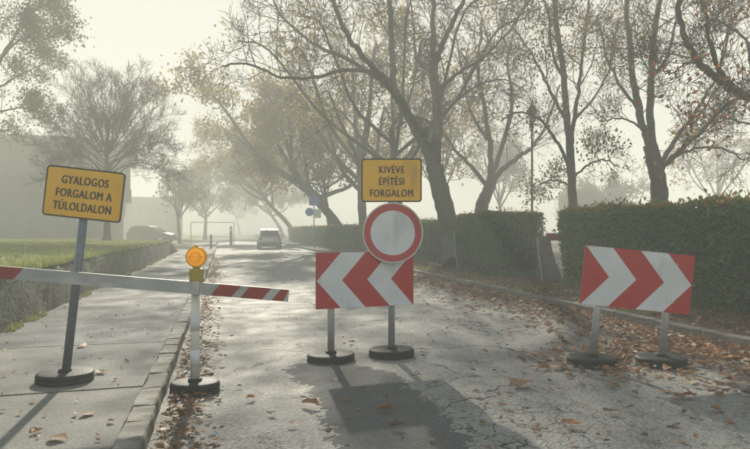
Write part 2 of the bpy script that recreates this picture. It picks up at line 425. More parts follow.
tag(wl, 'low stained retaining wall between the footpath and the raised lawn', 'wall')

# grass blades on the lawn
def blades(n, x0, x1, y0, y1, hmin, hmax, hf, wd=.006, pw=1.0):
    x = x1 + (x0 - x1) * rng.random(n) ** pw; y = y0 + (y1 - y0) * rng.random(n) ** 1.4
    z = hf(x, y); h = rng.uniform(hmin, hmax, n); a = rng.uniform(0, 2 * np.pi, n); lean = rng.uniform(0, .7, n)
    b = np.stack([x, y, z - .01], 1); dx = np.stack([np.cos(a), np.sin(a), 0 * a], 1)
    tip = b + np.stack([-np.sin(a) * lean * h, np.cos(a) * lean * h, h], 1)
    wv = wd * (1 + y / 12)
    V = np.concatenate([b - dx * wv[:, None], b + dx * wv[:, None], tip], 1).reshape(-1, 3)
    return V
Vg = np.concatenate([blades(70000, -16, -2.66, 3, 31, .03, .09, lawn_h, pw=1.6), blades(7000, -2.9, -2.60, 3, 31, .05, .14, lawn_h)])
def flat(h): return lambda x, y: 0 * x + h
def clumps(V, s, th):
    c = V.reshape(-1, 3, 3)[:, 0]; return V.reshape(-1, 3, 3)[(np.sin(c[:, 1] * s) + np.sin(c[:, 1] * s * 2.7 + 1) + .6 * np.sin(c[:, 0] * 9)) > th].reshape(-1, 3)
Vw = np.concatenate([clumps(blades(6000, -2.60, -2.48, 3, 28, .03, .11, flat(.105)), 2.3, .6), clumps(blades(9000, 5.86, 6.9, 4, 26, .03, .12, flat(.12)), 1.9, .5)])
tag(link('weeds', mesh_np('weeds', Vw, np.arange(len(Vw)).reshape(-1, 3)), M['grass']), 'weeds growing along the wall foot and the soil strip', kind='stuff')
tag(link('grass', mesh_np('grass', Vg, np.arange(len(Vg)).reshape(-1, 3)), M['grass']), 'short green grass growing on the raised lawn behind the low wall', kind='stuff')

# ================================================================== TREES
class Tubes:
    def __init__(s): s.b = {}
    def add(s, pts, rad, k): s.b.setdefault((len(pts), k), []).append((pts, rad))
    def mesh(s, name):
        Vs, Fs, off = [], [], 0
        for (n, k), lst in s.b.items():
            A = np.array([p for p, r in lst], float); Rr = np.array([r for p, r in lst], float)   # B,n,3 ; B,n
            T = np.gradient(A, axis=1); T /= np.linalg.norm(T, axis=2, keepdims=True) + 1e-9
            mt = np.abs(T).mean(1); ref = np.eye(3)[mt.argmin(1)][:, None, :]
            U = np.cross(T, ref); U /= np.linalg.norm(U, axis=2, keepdims=True) + 1e-9
            W = np.cross(T, U)
            th = np.arange(k) * 2 * np.pi / k
            V = A[:, :, None] + Rr[:, :, None, None] * (U[:, :, None] * np.cos(th)[None, None, :, None] + W[:, :, None] * np.sin(th)[None, None, :, None])
            B = len(lst); V = V.reshape(-1, 3)
            i = np.arange(n - 1)[:, None] * k; j = np.arange(k)[None]; j2 = (j + 1) % k
            f = np.stack([i + j, i + j2, i + k + j2, i + k + j], -1).reshape(-1, 4)
            F = (f[None] + (np.arange(B) * n * k)[:, None, None]).reshape(-1, 4) + off
            Vs.append(V); Fs.append(F); off += len(V)
        return mesh_np(name, np.concatenate(Vs), np.concatenate(Fs), smooth=True)

def smooth_line(cp, per=5):
    cp = np.array(cp, float); n = len(cp)
    if n == 2: t = np.linspace(0, 1, per + 1)[:, None]; return cp[0] * (1 - t) + cp[1] * t
    ext = np.vstack([2 * cp[0] - cp[1], cp, 2 * cp[-1] - cp[-2]]); out = []
    for i in range(n - 1):
        p0, p1, p2, p3 = ext[i:i + 4]
        for t in np.arange(per) / per:
            out.append(.5 * ((2 * p1) + (-p0 + p2) * t + (2 * p0 - 5 * p1 + 4 * p2 - p3) * t * t + (-p0 + 3 * p1 - 3 * p2 + p3) * t ** 3))
    out.append(cp[-1]); return np.array(out)

def unit(v): return v / (np.linalg.norm(v) + 1e-9)
def branch(start, d, L, r0, r1, n, rg, wig=.16, up=.0, droop=0.):
    pts = [start]; d = unit(d); st = L / (n - 1)
    for i in range(n - 1):
        d = unit(d + rg.normal(0, wig, 3) + np.array([0, 0, up - droop * i / n])); pts.append(pts[-1] + d * st)
    return np.array(pts), np.linspace(r0, r1, n)

def leaf_cards(pos, size, rg, hang=.5):
    n = len(pos); a = rg.normal(0, 1, (n, 3)); a[:, 2] -= hang * 2; a /= np.linalg.norm(a, axis=1, keepdims=True)
    b = np.cross(a, rg.normal(0, 1, (n, 3))); b /= np.linalg.norm(b, axis=1, keepdims=True)
    c = np.cross(a, b); s = (size * rg.uniform(.6, 1.3, n))[:, None]
    V = np.stack([pos, pos + a * s * .5 + b * s * .32 + c * s * .10, pos + a * s, pos + a * s * .5 - b * s * .32 + c * s * .10], 1).reshape(-1, 3)
    i = np.arange(n)[:, None] * 4
    return V, np.concatenate([i, i + 1, i + 2, i + 3], 1)

def tree(name, base, trunk, limbs, seed, label, cat='tree', group=None, counts=(7, 6, 4), lens=(.42, .5, .55), r_tip=.0042,
         leaves=0, lsize=.12, lmats=('tree_brown',), up=.05, droop=.0, twig_k=3, spawn_from=.25, wig=.15, hang=.5, clump=.25, ang=(.6, 1.15), minL=.35):
    """trunk, limbs: ([points], r0, r1); limbs carry three generations of twigs"""
    rg = np.random.default_rng(seed)
    root = empty(name, base, 0, label, cat, group)
    b0 = np.array(base, float)
    tk = Tubes(); tw = Tubes(); tips = []
    def put(T, pts, rad, k): T.add(pts - b0, rad, k)
    allb = []
    for i, (cp, r0, r1) in enumerate([trunk] + limbs):
        pts = smooth_line(cp, 6); n = len(pts)
        pts[1:-1] += rg.normal(0, .012 + r0 * .045, (n - 2, 3)) * (.4 if i == 0 else 1)
        rad = np.linspace(0, 1, n); rad = r0 + (r1 - r0) * rad ** .8
        rad *= 1 + rg.normal(0, .035, n)
        if i == 0: rad[:4] *= np.array([1.45, 1.22, 1.1, 1.04])
        put(tk, pts, rad, 12 if r0 > .1 else 8)
        L = np.linalg.norm(np.diff(pts, axis=0), axis=1).sum()
        if i or not limbs: allb.append((pts, rad, L))
    def spawn(par, lvl):
        pts, rad, L = par
        nch = counts[lvl]
        nch = max(2, int(round(nch * rg.uniform(.75, 1.25) * (min(1.6, L / 4) if lvl == 0 else 1))))
        for q in range(nch):
            t = spawn_from + (1 - spawn_from) * (q + rg.uniform(0, 1)) / nch
            f = t * (len(pts) - 1); i = min(int(f), len(pts) - 2); s = pts[i] + (pts[i + 1] - pts[i]) * (f - i)
            tan = unit(pts[i + 1] - pts[i]); per = unit(np.cross(tan, rg.normal(0, 1, 3)))
            an = rg.uniform(*ang); d = tan * math.cos(an) + per * math.sin(an); d[2] += up
            l = max(minL, L * lens[lvl] * rg.uniform(.55, 1.15) * (1.1 - .5 * t))
            r0 = max(r_tip * 1.2, min(rad[i] * .45, .005 + l * .008)); last = lvl == len(counts) - 1
            p, r = branch(s, d, l, r0, r_tip if last else max(r_tip, r0 * .4), 5 if last else 7, rg, wig, up, droop)
            put(tw, p, r, twig_k if lvl else 5)
            if last: tips.append(p)
            else: spawn((p, r, l), lvl + 1)
    for bb in allb: spawn(bb, 0)
    link('trunk', tk.mesh('trunk'), M['bark'], root)
    tag(link('twigs', tw.mesh('twigs'), M['twig'], root), kind='stuff')
    if leaves and tips:
        T = np.array(tips).reshape(-1, 3)
        keep = rg.random(len(T))
        # leaves gather on some twigs and miss others
        key = np.sin(T[:, 0] * 1.3 + seed) + np.sin(T[:, 1] * 1.1 + 2 * seed) + np.sin(T[:, 2] * 1.7 + seed)
        pr = np.clip(.5 + key * .45, .03, 1); idx = rg.choice(len(T), leaves, p=pr / pr.sum())
        pos = T[idx] + rg.normal(0, clump * .5, (leaves, 3))
        V, F = leaf_cards(pos - b0, lsize, rg, hang)
        o = link('leaves', mesh_np('leaves', V, F, rg.integers(0, len(lmats), len(F))), [M[q] for q in lmats], root)
        o['kind'] = 'stuff'
    return root

def T(pts, d, jit=0., seed=0):
    """traced limb: photo directions at distance d, each point pushed off the plane for depth"""
    rg = np.random.default_rng(seed); out = []; off = 0
    for i, q in enumerate(pts):
        dd = q[2] if len(q) > 2 else 0
        out.append(tuple(P(q[0], q[1], d + dd)))
    return out
def wr(px, d): return .84 * px / FPX * d / 2        # radius of something px wide at d

# T1: the big dark forked tree over the middle of the road
d = 20.
b = G(457, 270, .1); base1 = (b.x, b.y, .08)
tree('roadside_tree', base1,
     ([base1, *T([(452, 240), (444, 205), (436, 175), (433, 160)], d)], wr(26, d), wr(19, d)),
     [(T([(434, 166), (427, 150), (411, 120, -.3), (392, 88, -.8), (380, 75, -1.2)], d), wr(15, d), wr(9, d)),
      (T([(394, 92, -.7), (392, 60, -.8), (391, 20, -1.2), (388, -30, -1.5), (392, -80, -1.4)], d), wr(9, d), wr(4, d)),
      (T([(383, 78, -1.1), (362, 55, -2), (345, 32, -3), (333, 0, -3.6), (322, -40, -4)], d), wr(7, d), wr(3.5, d)),
      (T([(384, 82, -1.1), (366, 71, -.6), (345, 58, 0), (318, 46, .6), (296, 30, 1.4), (279, 12, 2), (266, -20, 2)], d), wr(6, d), wr(2.5, d)),
      (T([(388, 86, -1), (368, 72, -1.6), (340, 71, -2.3), (312, 78, -3), (282, 77, -3.4), (250, 64, -4), (222, 66, -4.5)], d), wr(5.5, d), wr(1.8, d)),
      (T([(433, 164), (437, 140, .2), (437, 110, .4), (434, 80, .5), (433, 60, .4)], d), wr(14, d), wr(11, d)),
      (T([(434, 66, .4), (433, 35, .6), (433, 0, .4), (436, -50, .2), (430, -110, 0)], d), wr(8, d), wr(3, d)),
      (T([(435, 66, .4), (444, 40, 0), (456, 15, -.8), (468, -12, -1.4), (480, -60, -2)], d), wr(8, d), wr(3, d)),
      (T([(437, 128, .4), (420, 118, 1), (405, 122, 2), (385, 136, 3)], d), wr(4, d), wr(1.5, d)),
      (T([(438, 85, .4), (428, 70, 1.3), (416, 58, 2), (413, 20, 2.6), (405, -30, 3)], d), wr(5, d), wr(2, d)),
      (T([(440, 88, .4), (460, 72, -.6), (482, 58, -1.4), (510, 30, -2), (530, 0, -2)], d), wr(4.5, d), wr(1.6, d)),
      (T([(441, 120, .4), (458, 100, 1.2), (480, 84, 1.8), (505, 80, 2), (528, 92, 2)], d), wr(3.6, d), wr(1.2, d))],
     11, 'large dark tree forking into two heavy stems over the middle of the road', counts=(9, 7, 5), lens=(.36, .46, .5), leaves=1000, lsize=.09,
     lmats=('tree_brown', 'tree_brown', 'tree_yellow'), up=.05)

# T2: paler tree further back, arching limbs
d = 28.; b = P(480, 230, d); base2 = (b.x, b.y, .1)
tree('arching_tree', base2,
     ([base2, *T([(480, 225), (482, 205), (489, 188), (492, 180)], d)], wr(17, d), wr(13, d)),
     [(T([(490, 186), (502, 170, .3), (520, 156, .8), (534, 145, 1.2), (548, 120, 1.6), (560, 85, 2)], d), wr(8, d), wr(2.5, d)),
      (T([(490, 184), (490, 150, -.4), (485, 110, -1), (478, 70, -1.4), (482, 20, -2)], d), wr(8, d), wr(2.5, d)),
      (T([(488, 188), (470, 165, .5), (455, 150, 1), (440, 120, 1.5), (446, 80, 2)], d), wr(6, d), wr(2, d)),
      (T([(491, 178), (504, 140, .3), (512, 100, .6), (508, 60, 1), (520, 10, 1)], d), wr(7, d), wr(2, d)),
      (T([(487, 140, -.5), (470, 110, -.2), (462, 70, .4), (455, 30, 1)], d), wr(4, d), wr(1.5, d))],
     12, 'pale misty tree with arching limbs behind the hedges left of the lamp post', counts=(9, 7, 5), lens=(.38, .48, .5), leaves=600, lsize=.10,
     lmats=('tree_brown', 'tree_green'))

# T3: slender tree with clinging brown leaves near the lamp post
d = 19.; b = P(573, 240, d); base3 = (b.x, b.y, .1)
tree('slender_tree', base3,
     ([base3, *T([(573, 225), (572, 190), (570, 150), (566, 110), (563, 70), (556, 20), (552, -40), (548, -90)], d)], wr(13, d), wr(4, d)),
     [(T([(570, 150), (577, 100, .4), (582, 60, .6), (588, 10, 1), (590, -50, 1)], d), wr(6, d), wr(2.2, d)),
      (T([(571, 170), (556, 140, -.6), (540, 120, -1.1), (520, 112, -1.6), (502, 120, -2)], d), wr(4.5, d), wr(1.5, d)),
      (T([(568, 125), (550, 90, .5), (535, 60, 1), (515, 30, 1.4), (500, 20, 1.6)], d), wr(4.5, d), wr(1.5, d)),
      (T([(572, 178), (588, 165, -.8), (604, 160, -1.5), (618, 166, -2)], d), wr(3.2, d), wr(1.2, d)),
      (T([(564, 80), (552, 50, -.8), (548, 10, -1.4), (530, -30, -1.8)], d), wr(4, d), wr(1.5, d)),
      (T([(574, 120, .2), (598, 92, 1), (612, 60, 1.5), (618, 20, 2)], d), wr(3.6, d), wr(1.4, d)),
      (T([(571, 185), (550, 180, .9), (530, 190, 1.4)], d), wr(3, d), wr(1.2, d))],
     13, 'slender upright tree with clinging brown leaves just right of the lamp post', counts=(9, 6, 5), lens=(.42, .5, .5), leaves=6000, lsize=.10,
     lmats=('tree_brown', 'tree_brown', 'tree_green', 'tree_yellow'), clump=.35, hang=1)

# T4: the tree behind the long hedge
d = 16.5; b = P(660, 240, d); base4 = (b.x, b.y, .1)
tree('spreading_tree', base4,
     ([base4, *T([(660, 225), (659, 190), (655, 165), (650, 145)], d)], wr(22, d), wr(17, d)),
     [(T([(652, 152), (643, 125, .2), (635, 90, .4), (630, 50, .6), (627, 10, .8), (622, -50, 1)], d), wr(11, d), wr(4.5, d)),
      (T([(652, 150), (650, 110, -.3), (651, 70, -.5), (655, 30, -.8), (662, -20, -1), (658, -70, -1)], d), wr(10, d), wr(4, d)),
      (T([(657, 172), (672, 145, .5), (690, 120, 1.1), (706, 95, 1.6), (722, 62, 2), (730, 20, 2.4)], d), wr(7, d), wr(2.5, d)),
      (T([(658, 172), (676, 155, -.4), (700, 132, -1), (724, 108, -1.5), (748, 92, -2), (775, 80, -2.4)], d), wr(7, d), wr(2.5, d)),
      (T([(660, 168), (690, 150, -.8), (720, 148, -1.6), (745, 160, -2)], d), wr(4, d), wr(1.5, d)),
      (T([(640, 112), (620, 85, .9), (606, 55, 1.4), (598, 15, 2)], d), wr(4.5, d), wr(1.8, d)),
      (T([(651, 78), (668, 56, .4), (676, 20, 1), (690, -20, 1.2)], d), wr(5, d), wr(2, d)),
      (T([(646, 130), (622, 118, -1), (602, 122, -1.6)], d), wr(3, d), wr(1.2, d))],
     14, 'dark spreading tree standing behind the long clipped hedge on the right', counts=(9, 7, 5), lens=(.38, .46, .5), leaves=1500, lsize=.08,
     lmats=('tree_brown', 'tree_brown', 'tree_red'))

# T5: bough reaching in from a tree right of the picture
d = 11.5; b = P(840, 240, d); base5 = (b.x, b.y, .1)
tree('overhanging_tree', base5,
     ([base5, *T([(838, 200), (832, 160), (822, 125), (800, 108)], d)], wr(34, d), wr(22, d)),
     [(T([(815, 118), (785, 110, -.2), (750, 98, -.4), (728, 86, -.6), (706, 68, -.8), (688, 45, -1), (680, 15, -1), (676, -30, -1)], d), wr(12, d), wr(5, d)),
      (T([(745, 96, -.4), (722, 74, -1), (712, 50, -1.4), (706, 20, -1.6), (700, -30, -1.8)], d), wr(6, d), wr(2.5, d)),
      (T([(770, 108, -.3), (752, 70, .4), (745, 40, .8), (722, 22, 1.2), (700, 20, 1.5)], d), wr(5, d), wr(2, d)),
      (T([(822, 125), (815, 80, .4), (790, 40, 1), (770, 0, 1.4), (740, -40, 2)], d), wr(14, d), wr(4, d)),
      (T([(708, 70, -.8), (690, 62, -1.6), (672, 72, -2), (655, 70, -2)], d), wr(3, d), wr(1, d)),
      (T([(780, 110, -.3), (752, 124, -.9), (726, 120, -1.4), (700, 135, -1.8)], d), wr(3, d), wr(1, d)),
      (T([(840, 140), (870, 90, .4), (890, 30, .8), (900, -30, 1)], d), wr(18, d), wr(5, d))],
     15, 'tree reaching in from the right edge with a bent bough and rust red leaves', counts=(8, 7, 5), lens=(.34, .45, .5), leaves=1100, lsize=.09,
     lmats=('tree_red', 'tree_brown', 'tree_red', 'tree_yellow'))

# T6: round bare tree on the lawn
d = 26.; zb = .85; b = P(107, 240, d); base6 = (b.x, b.y, float(lawn_h(np.float64(b.x), np.float64(b.y))) - .03)
fan = []
rgf = np.random.default_rng(66)
for k in range(44):
    a = R(-104 + 208 * (k + rgf.uniform(-.3, .3)) / 43); rr = rgf.uniform(55, 72) * (1 - .04 * abs(a) / R(104)); dz = rgf.uniform(-2.6, 2.6)
    cx, cy_ = 108, 168 + rgf.uniform(-8, 8)
    yy0 = 188 - 42 * (1 - abs(a) / R(104)) - rgf.uniform(0, 14); pts = [(107, yy0)]
    for f in (.33, .66, 1):
        pts.append((cx + math.sin(a * (.75 + .25 * f)) * rr * f, cy_ - math.cos(a * (.72 + .28 * f)) * rr * 1.27 * f - 10 * f, dz * f))
    fan.append((T(pts, d), wr(rgf.uniform(1.2, 2.4), d), wr(.4, d)))
tree('round_tree', base6, ([base6, *T([(107, 225), (107, 200), (106, 180), (107, 155), (108, 120)], d)], wr(9, d), wr(3, d)), fan,
     16, 'round bare tree with a dense twiggy crown on the lawn', counts=(11, 6, 4), lens=(.3, .5, .55), leaves=0, up=.05, ang=(.4, 1.0), r_tip=.005, wig=.1, minL=.3)

# T7: leafy tree at the left edge
d = 25.; b = P(-58, 240, d); base7 = (b.x, b.y, float(lawn_h(np.float64(b.x), np.float64(b.y))) - .03)
tree('leafy_tree', base7,
     ([base7, *T([(-56, 200), (-45, 150), (-25, 105), (-8, 72)], d)], wr(16, d), wr(8, d)),
     [(T([(-8, 72), (6, 50), (20, 26, .3), (30, 0, .6), (38, -50, 1)], d), wr(5, d), wr(2, d)),
      (T([(-6, 70), (12, 46, -.7), (32, 36, -1.4), (55, 36, -2)], d), wr(3.5, d), wr(1, d)),
      (T([(-20, 100), (4, 84, .4), (30, 70, 1), (55, 60, 1.4)], d), wr(4, d), wr(1, d)),
      (T([(-30, 115), (-5, 112, -.4), (22, 108, -.8), (46, 110, -1.2)], d), wr(4, d), wr(1, d)),
      (T([(22, 24, .3), (38, 8, -.5), (58, 0, -1), (72, -10, -1)], d), wr(2.6, d), wr(1, d)),
      (T([(-40, 140), (-20, 60, 1), (-10, 0, 1.5), (-4, -60, 2)], d), wr(7, d), wr(2, d)),
      (T([(-40, 140), (-16, 135, .8), (8, 130, 1.4), (24, 126, 2)], d), wr(3, d), wr(1, d))],
     17, 'tree with dark leaf clusters leaning in at the left edge over the lawn', counts=(6, 5, 4), lens=(.34, .45, .5), leaves=15000, lsize=.11,
     lmats=('tree_green',), clump=.34, hang=.2)

# trees receding along the right of the road, fading into the mist
def row_tree(px, X, H, lean, seed, label, leaves, lm, dia=.5, name='avenue_tree', ls=.2, spread=1., n=9):
    dd = onX(px, X); b = P(px, 240, dd); base = Vector((b.x, b.y, .1)); rg = np.random.default_rng(seed)
    top = base + Vector((lean, rg.uniform(-.5, .5), H * .42))
    tr = ([tuple(base), tuple(base.lerp(top, .35) + Vector((lean * -.08, 0, 0))), tuple(base.lerp(top, .7)), tuple(top)], dia / 2, dia / 2 * .62)
    lim = []
    for k in range(n):
        a = 2 * math.pi * (k + rg.uniform(-.3, .3)) / n * 2; st = base.lerp(top, rg.uniform(.6, 1.) if k else 1.)
        out = H * rg.uniform(.2, .42) * spread * (.35 if k < 2 else 1); up_ = H * rg.uniform(.25, .55) * (1.1 if k < 2 else .75)
        e = st + Vector((math.cos(a) * out + lean * .35, math.sin(a) * out, up_)); m1 = st.lerp(e, .45) + Vector((math.cos(a) * out * .14, math.sin(a) * out * .14, -.05 * H * rg.uniform(-.4, 1)))
        e2 = e + Vector((math.cos(a) * out * .25, math.sin(a) * out * .25, -rg.uniform(-.05, .1) * H))
        lim.append(([tuple(st), tuple(m1), tuple(e), tuple(e2)], dia * .24, .03))
    return tree(name, tuple(base), tr, lim, seed, label, group='trees along the right side of the road', counts=(6, 5, 4), lens=(.42, .5, .5), r_tip=.011,
                leaves=leaves, lsize=ls, lmats=lm, clump=.5, hang=.4, minL=.5)
row_tree(404, 7.6, 13.5, -.5, 21, 'pale tree trunk just left of the big forked tree in the mist', 1500, ('tree_brown', 'tree_yellow'), .36, ls=.16)
row_tree(364, 7.8, 13., -.3, 22, 'straight misty trunk with yellow leaves nearest behind the yellow upper sign', 6000, ('tree_yellow', 'tree_brown', 'tree_yellow'), .62)
row_tree(350, 8.8, 13.5, -4.2, 23, 'misty tree leaning far over the road with yellowing leaves', 14000, ('tree_yellow', 'tree_yellow', 'tree_brown'), .75, spread=1.15)
row_tree(331, 8.2, 12., -.6, 24, 'slim misty tree between the leaning tree and the blue sign', 9000, ('tree_yellow', 'tree_brown'), .4, ls=.24)
row_tree(298, 8.4, 14., -4.5, 25, 'farthest misty tree leaning over the parked silver car', 21000, ('tree_brown', 'tree_yellow', 'tree_yellow'), .6, ls=.28, spread=1.1)
row_tree(284, 10., 13., -3., 26, 'faint tree at the far end of the row above the silver car', 20000, ('tree_brown', 'tree_yellow'), .6, ls=.3)
row_tree(240, 5., 15., -1.5, 27, 'hazy leafy tree closing the end of the road behind the gate frame', 20000, ('tree_brown', 'tree_green', 'tree_yellow'), .7, ls=.34, spread=1.0)

# faint trees of the park behind the hedges and on the left
def park_tree(px, dd, H, seed, label, leaves, lm, z=.1, spread=1., dia=.4, n=8, ls=.3, grp='faint trees in the mist beyond the hedges'):
    b = P(px, 240, dd); base = Vector((b.x, b.y, z)); rg = np.random.default_rng(seed)
    top = base + Vector((rg.uniform(-.3, .3), 0, H * .35))
    lim = []
    for k in range(n):
        a = 2 * math.pi * k * .618; st = base.lerp(top, rg.uniform(.7, 1.)); out = H * rg.uniform(.15, .34) * spread * (.3 if k < 2 else 1); up_ = H * rg.uniform(.3, .62)
        e = st + Vector((math.cos(a) * out, math.sin(a) * out, up_))
        lim.append(([tuple(st), tuple(st.lerp(e, .5) + Vector((math.cos(a) * out * .15, math.sin(a) * out * .15, 0))), tuple(e)], dia * .25, .03))
    return tree('park_tree', tuple(base), ([tuple(base), tuple(base.lerp(top, .5)), tuple(top)], dia / 2, dia * .35), lim, seed, label, group=grp,
                counts=(5, 5, 3), lens=(.45, .5, .5), r_tip=.014, leaves=leaves, lsize=ls, lmats=lm, clump=.6, minL=.5)
park_tree(607, 62, 8., 31, 'faint leafy tree in the mist left of the spreading tree', 9000, ('tree_green',), spread=1.4)
park_tree(585, 70, 7., 32, 'faint low tree in the mist right behind the slender tree', 8000, ('tree_green',), spread=1.5)
park_tree(500, 60, 13., 33, 'faint tall tree in the mist behind the lamp post', 3000, ('tree_brown',))
park_tree(720, 55, 12., 34, 'faint bare tree in the mist near the right edge', 1500, ('tree_brown',))
park_tree(440, 45, 14., 35, 'faint tree in the mist behind the big forked tree', 3000, ('tree_brown', 'tree_yellow'))
park_tree(180, 52, 8., 36, 'small faint tree beyond the far end of the low wall', 1500, ('tree_brown',), spread=.8, dia=.3, grp='faint trees on the left of the road')
park_tree(205, 78, 11., 37, 'very faint tree at the far end of the footpath', 6000, ('tree_green',), dia=.5, grp='faint trees on the left of the road')

# ================================================================== HEDGES
def hedge(name, x0, x1, y0, y1, h, label, seed, n, z0=.11, ls=.058, group='clipped hedges along the right kerb', taper=.12):
    rg = np.random.default_rng(seed)
    root = empty(name, ((x0 + x1) / 2, (y0 + y1) / 2, z0), 0, label, 'hedge', group)
    c = np.array([(x0 + x1) / 2, (y0 + y1) / 2, 0]); hx, hy = (x1 - x0) / 2, (y1 - y0) / 2
    A = np.array([2 * hy * h, 2 * hy * h, 2 * hx * h, 2 * hx * h, 4 * hx * hy]); A = A / A.sum()
    f = rg.choice(5, n, p=A); u = rg.uniform(-1, 1, n); v = rg.random(n)
    pos = np.zeros((n, 3)); nor = np.zeros((n, 3))
    for k, (ax, sg) in enumerate(((0, -1), (0, 1), (1, -1), (1, 1))):
        m = f == k; pos[m, ax] = sg * (hx, hy)[ax]; pos[m, 1 - ax] = u[m] * (hy, hx)[ax]; pos[m, 2] = v[m] * h; nor[m, ax] = sg
    m = f == 4; pos[m, 0] = u[m] * hx; pos[m, 1] = (v[m] * 2 - 1) * hy; pos[m, 2] = h; nor[m, 2] = 1
    # clipped but uneven: bumps, narrower foot, rounded shoulders
    q = pos * 1.0; w_ = (np.sin(q[:, 1] * 2.1 + seed) + np.sin(q[:, 0] * 3.3 + q[:, 2] * 2.7) + np.sin(q[:, 1] * 5.3 + q[:, 2] * 4.1 + seed)) / 3
    pos += nor * (w_ * .075 - np.abs(rg.normal(0, .085, n)))[:, None]
    lift = rg.random(n) < .05; pos[lift] += nor[lift] * rg.uniform(.03, .15, lift.sum())[:, None]
    fr = np.clip(pos[:, 2] / h, 0, 1); sc = 1 - taper * (1 - fr) ** 1.5 - .03 * np.clip((fr - .9) / .1, 0, 1)
    pos[:, 0] = np.where(np.abs(pos[:, 0]) > 0, pos[:, 0] * sc, pos[:, 0]); pos[:, 1] = np.sign(pos[:, 1]) * (np.abs(pos[:, 1]) - hx * (1 - sc))
    low = (fr < .22) & (rg.random(n) < .45); keep = ~low
    pos, nor = pos[keep], nor[keep]; n = len(pos)
    a = nor + rg.normal(0, .75, (n, 3)); a[:, 2] += .35; a /= np.linalg.norm(a, axis=1, keepdims=True)
    b = np.cross(a, rg.normal(0, 1, (n, 3))); b /= np.linalg.norm(b, axis=1, keepdims=True); cc = np.cross(a, b)
    s = (ls * rg.uniform(.6, 1.3, n))[:, None]
    V = np.stack([pos, pos + a * s * .5 + b * s * .3 + cc * s * .12, pos + a * s, pos + a * s * .5 - b * s * .3 + cc * s * .12], 1).reshape(-1, 3)
    i = np.arange(n)[:, None] * 4
    tipm = ((pos[:, 2] > h * .97) & (rg.random(n) < .6)) | (rg.random(n) < .03)
    o = link('foliage', mesh_np('foliage', V, np.concatenate([i, i + 1, i + 2, i + 3], 1), tipm.astype(int)), [M['hedge'], M['hedge_tip']], root)
    o['kind'] = 'stuff'
    def core(bm):
        b_box(bm, (0, 0, h * .53), (2 * hx * .84, 2 * hy - 2 * hx * .18, h * .86), bev=.1)
        for q in range(int(hy * 5)):
            yy = -hy + .2 + (2 * hy - .4) * random.random(); xx = random.uniform(-.5, .5) * hx
            b_cyl(bm, (xx, yy, -.03), (xx * 1.3, yy + random.uniform(-.1, .1), h * .3), .016, .01, 6)
    one('branch_core', M['hedge_core'], root, core)
    return root
hedge('hedge', 7.15, 8.45, 4.2, 11.35, 1.66, 'long clipped green hedge behind the right chevron board', 41, 90000, ls=.074)
hedge('hedge', 6.85, 8.15, 13.6, 16.4, 1.70, 'block of clipped hedge between the two leaning concrete posts', 42, 42000)
hedge('hedge', 7.75, 8.95, 18.6, 30.0, 1.62, 'hedge row running behind the foot of the big forked tree', 43, 60000, ls=.06)
hedge('hedge', 7.0, 8.2, 31.5, 47.0, 1.5, 'far misty hedge row leading to the silver car', 44, 40000, ls=.085)
hedge('hedge', 7.2, 8.4, 49.0, 66.0, 1.5, 'farthest hedge row almost lost in the mist', 45, 24000, ls=.12)

# ================================================================== SIGNS AND BARRIERS
RZ = -YAW
def rubber_foot(parent, M_, rx=.23, ry=.20, h=.085, name='rubber_base'):
    def f(bm):
        b_lathe(bm, [(.0 + .01, 0), (.96, 0), (1.0, .012), (1.0, .030), (.975, .036), (.975, .046), (1.0, .052), (.99, h - .016), (.95, h - .004), (.88, h), (.30, h + .004)], 44, sx=rx, sy=ry)
        b_lathe(bm, [(.058, h - .01), (.056, h + .022), (.05, h + .026)], 20)
    bm = bmesh.new(); f(bm); bmesh.ops.transform(bm, matrix=M_, verts=bm.verts[:])
    return link(name, bm_mesh(name, bm, True), M['rubber'], parent)
def rp(pts, M_):   # nothing fancy: kept for symmetry
    return [M_ @ Vector(p) for p in pts]

def text_mesh(s, size, sx):
    cu = bpy.data.curves.new('t', 'FONT'); cu.body = s; cu.size = size; cu.align_x = 'CENTER'; cu.extrude = .0006;
    cu.space_character = 1.12; cu.resolution_u = 3
    o = bpy.data.objects.new('t', cu); col.objects.link(o)
    dg = bpy.context.evaluated_depsgraph_get(); me = bpy.data.meshes.new_from_object(o.evaluated_get(dg))
    bpy.data.objects.remove(o); bpy.data.curves.remove(cu)
    me.transform(Matrix.Rotation(R(90), 4, 'X') @ Matrix.Scale(sx, 4, (1, 0, 0)))
    # painted strokes are heavier than the typeface: a second pass slightly to each side
    bm = bmesh.new()
    for k, (dx, dz) in enumerate(((0, 0), (.0028, .0010), (-.0028, -.0010))):
        n0 = len(bm.verts); bm.from_mesh(me); bm.verts.ensure_lookup_table()
        bmesh.ops.translate(bm, vec=(dx, -.00035 * k, dz), verts=bm.verts[n0:])
    bm.to_mesh(me); bm.free()
    return me
def info_plate(parent, Mx, w_, h_, lines, size, sx, gap, y, zoff=0.):
    def f(bm): b_prism(bm, rrect(w_, h_, .035), y, y + .004, Mx)
    pl = one('plate', M['plate_dark'], parent, f)
    def f2(bm): b_prism(bm, rrect(w_ - .03, h_ - .03, .024), y - .002, y + .001, Mx)
    pn = one('panel', M['yellow'], parent, f2)
    for i, s in enumerate(lines):
        me = text_mesh(s, size, sx); me.name = 'lettering'
        zc = ((len(lines) - 1) / 2 - i) * gap - size * .36 + zoff
        me.transform(Mx @ Matrix.Translation((0, y - .0034, zc)))
        link('lettering', me, M['black'], pn)
    return pl

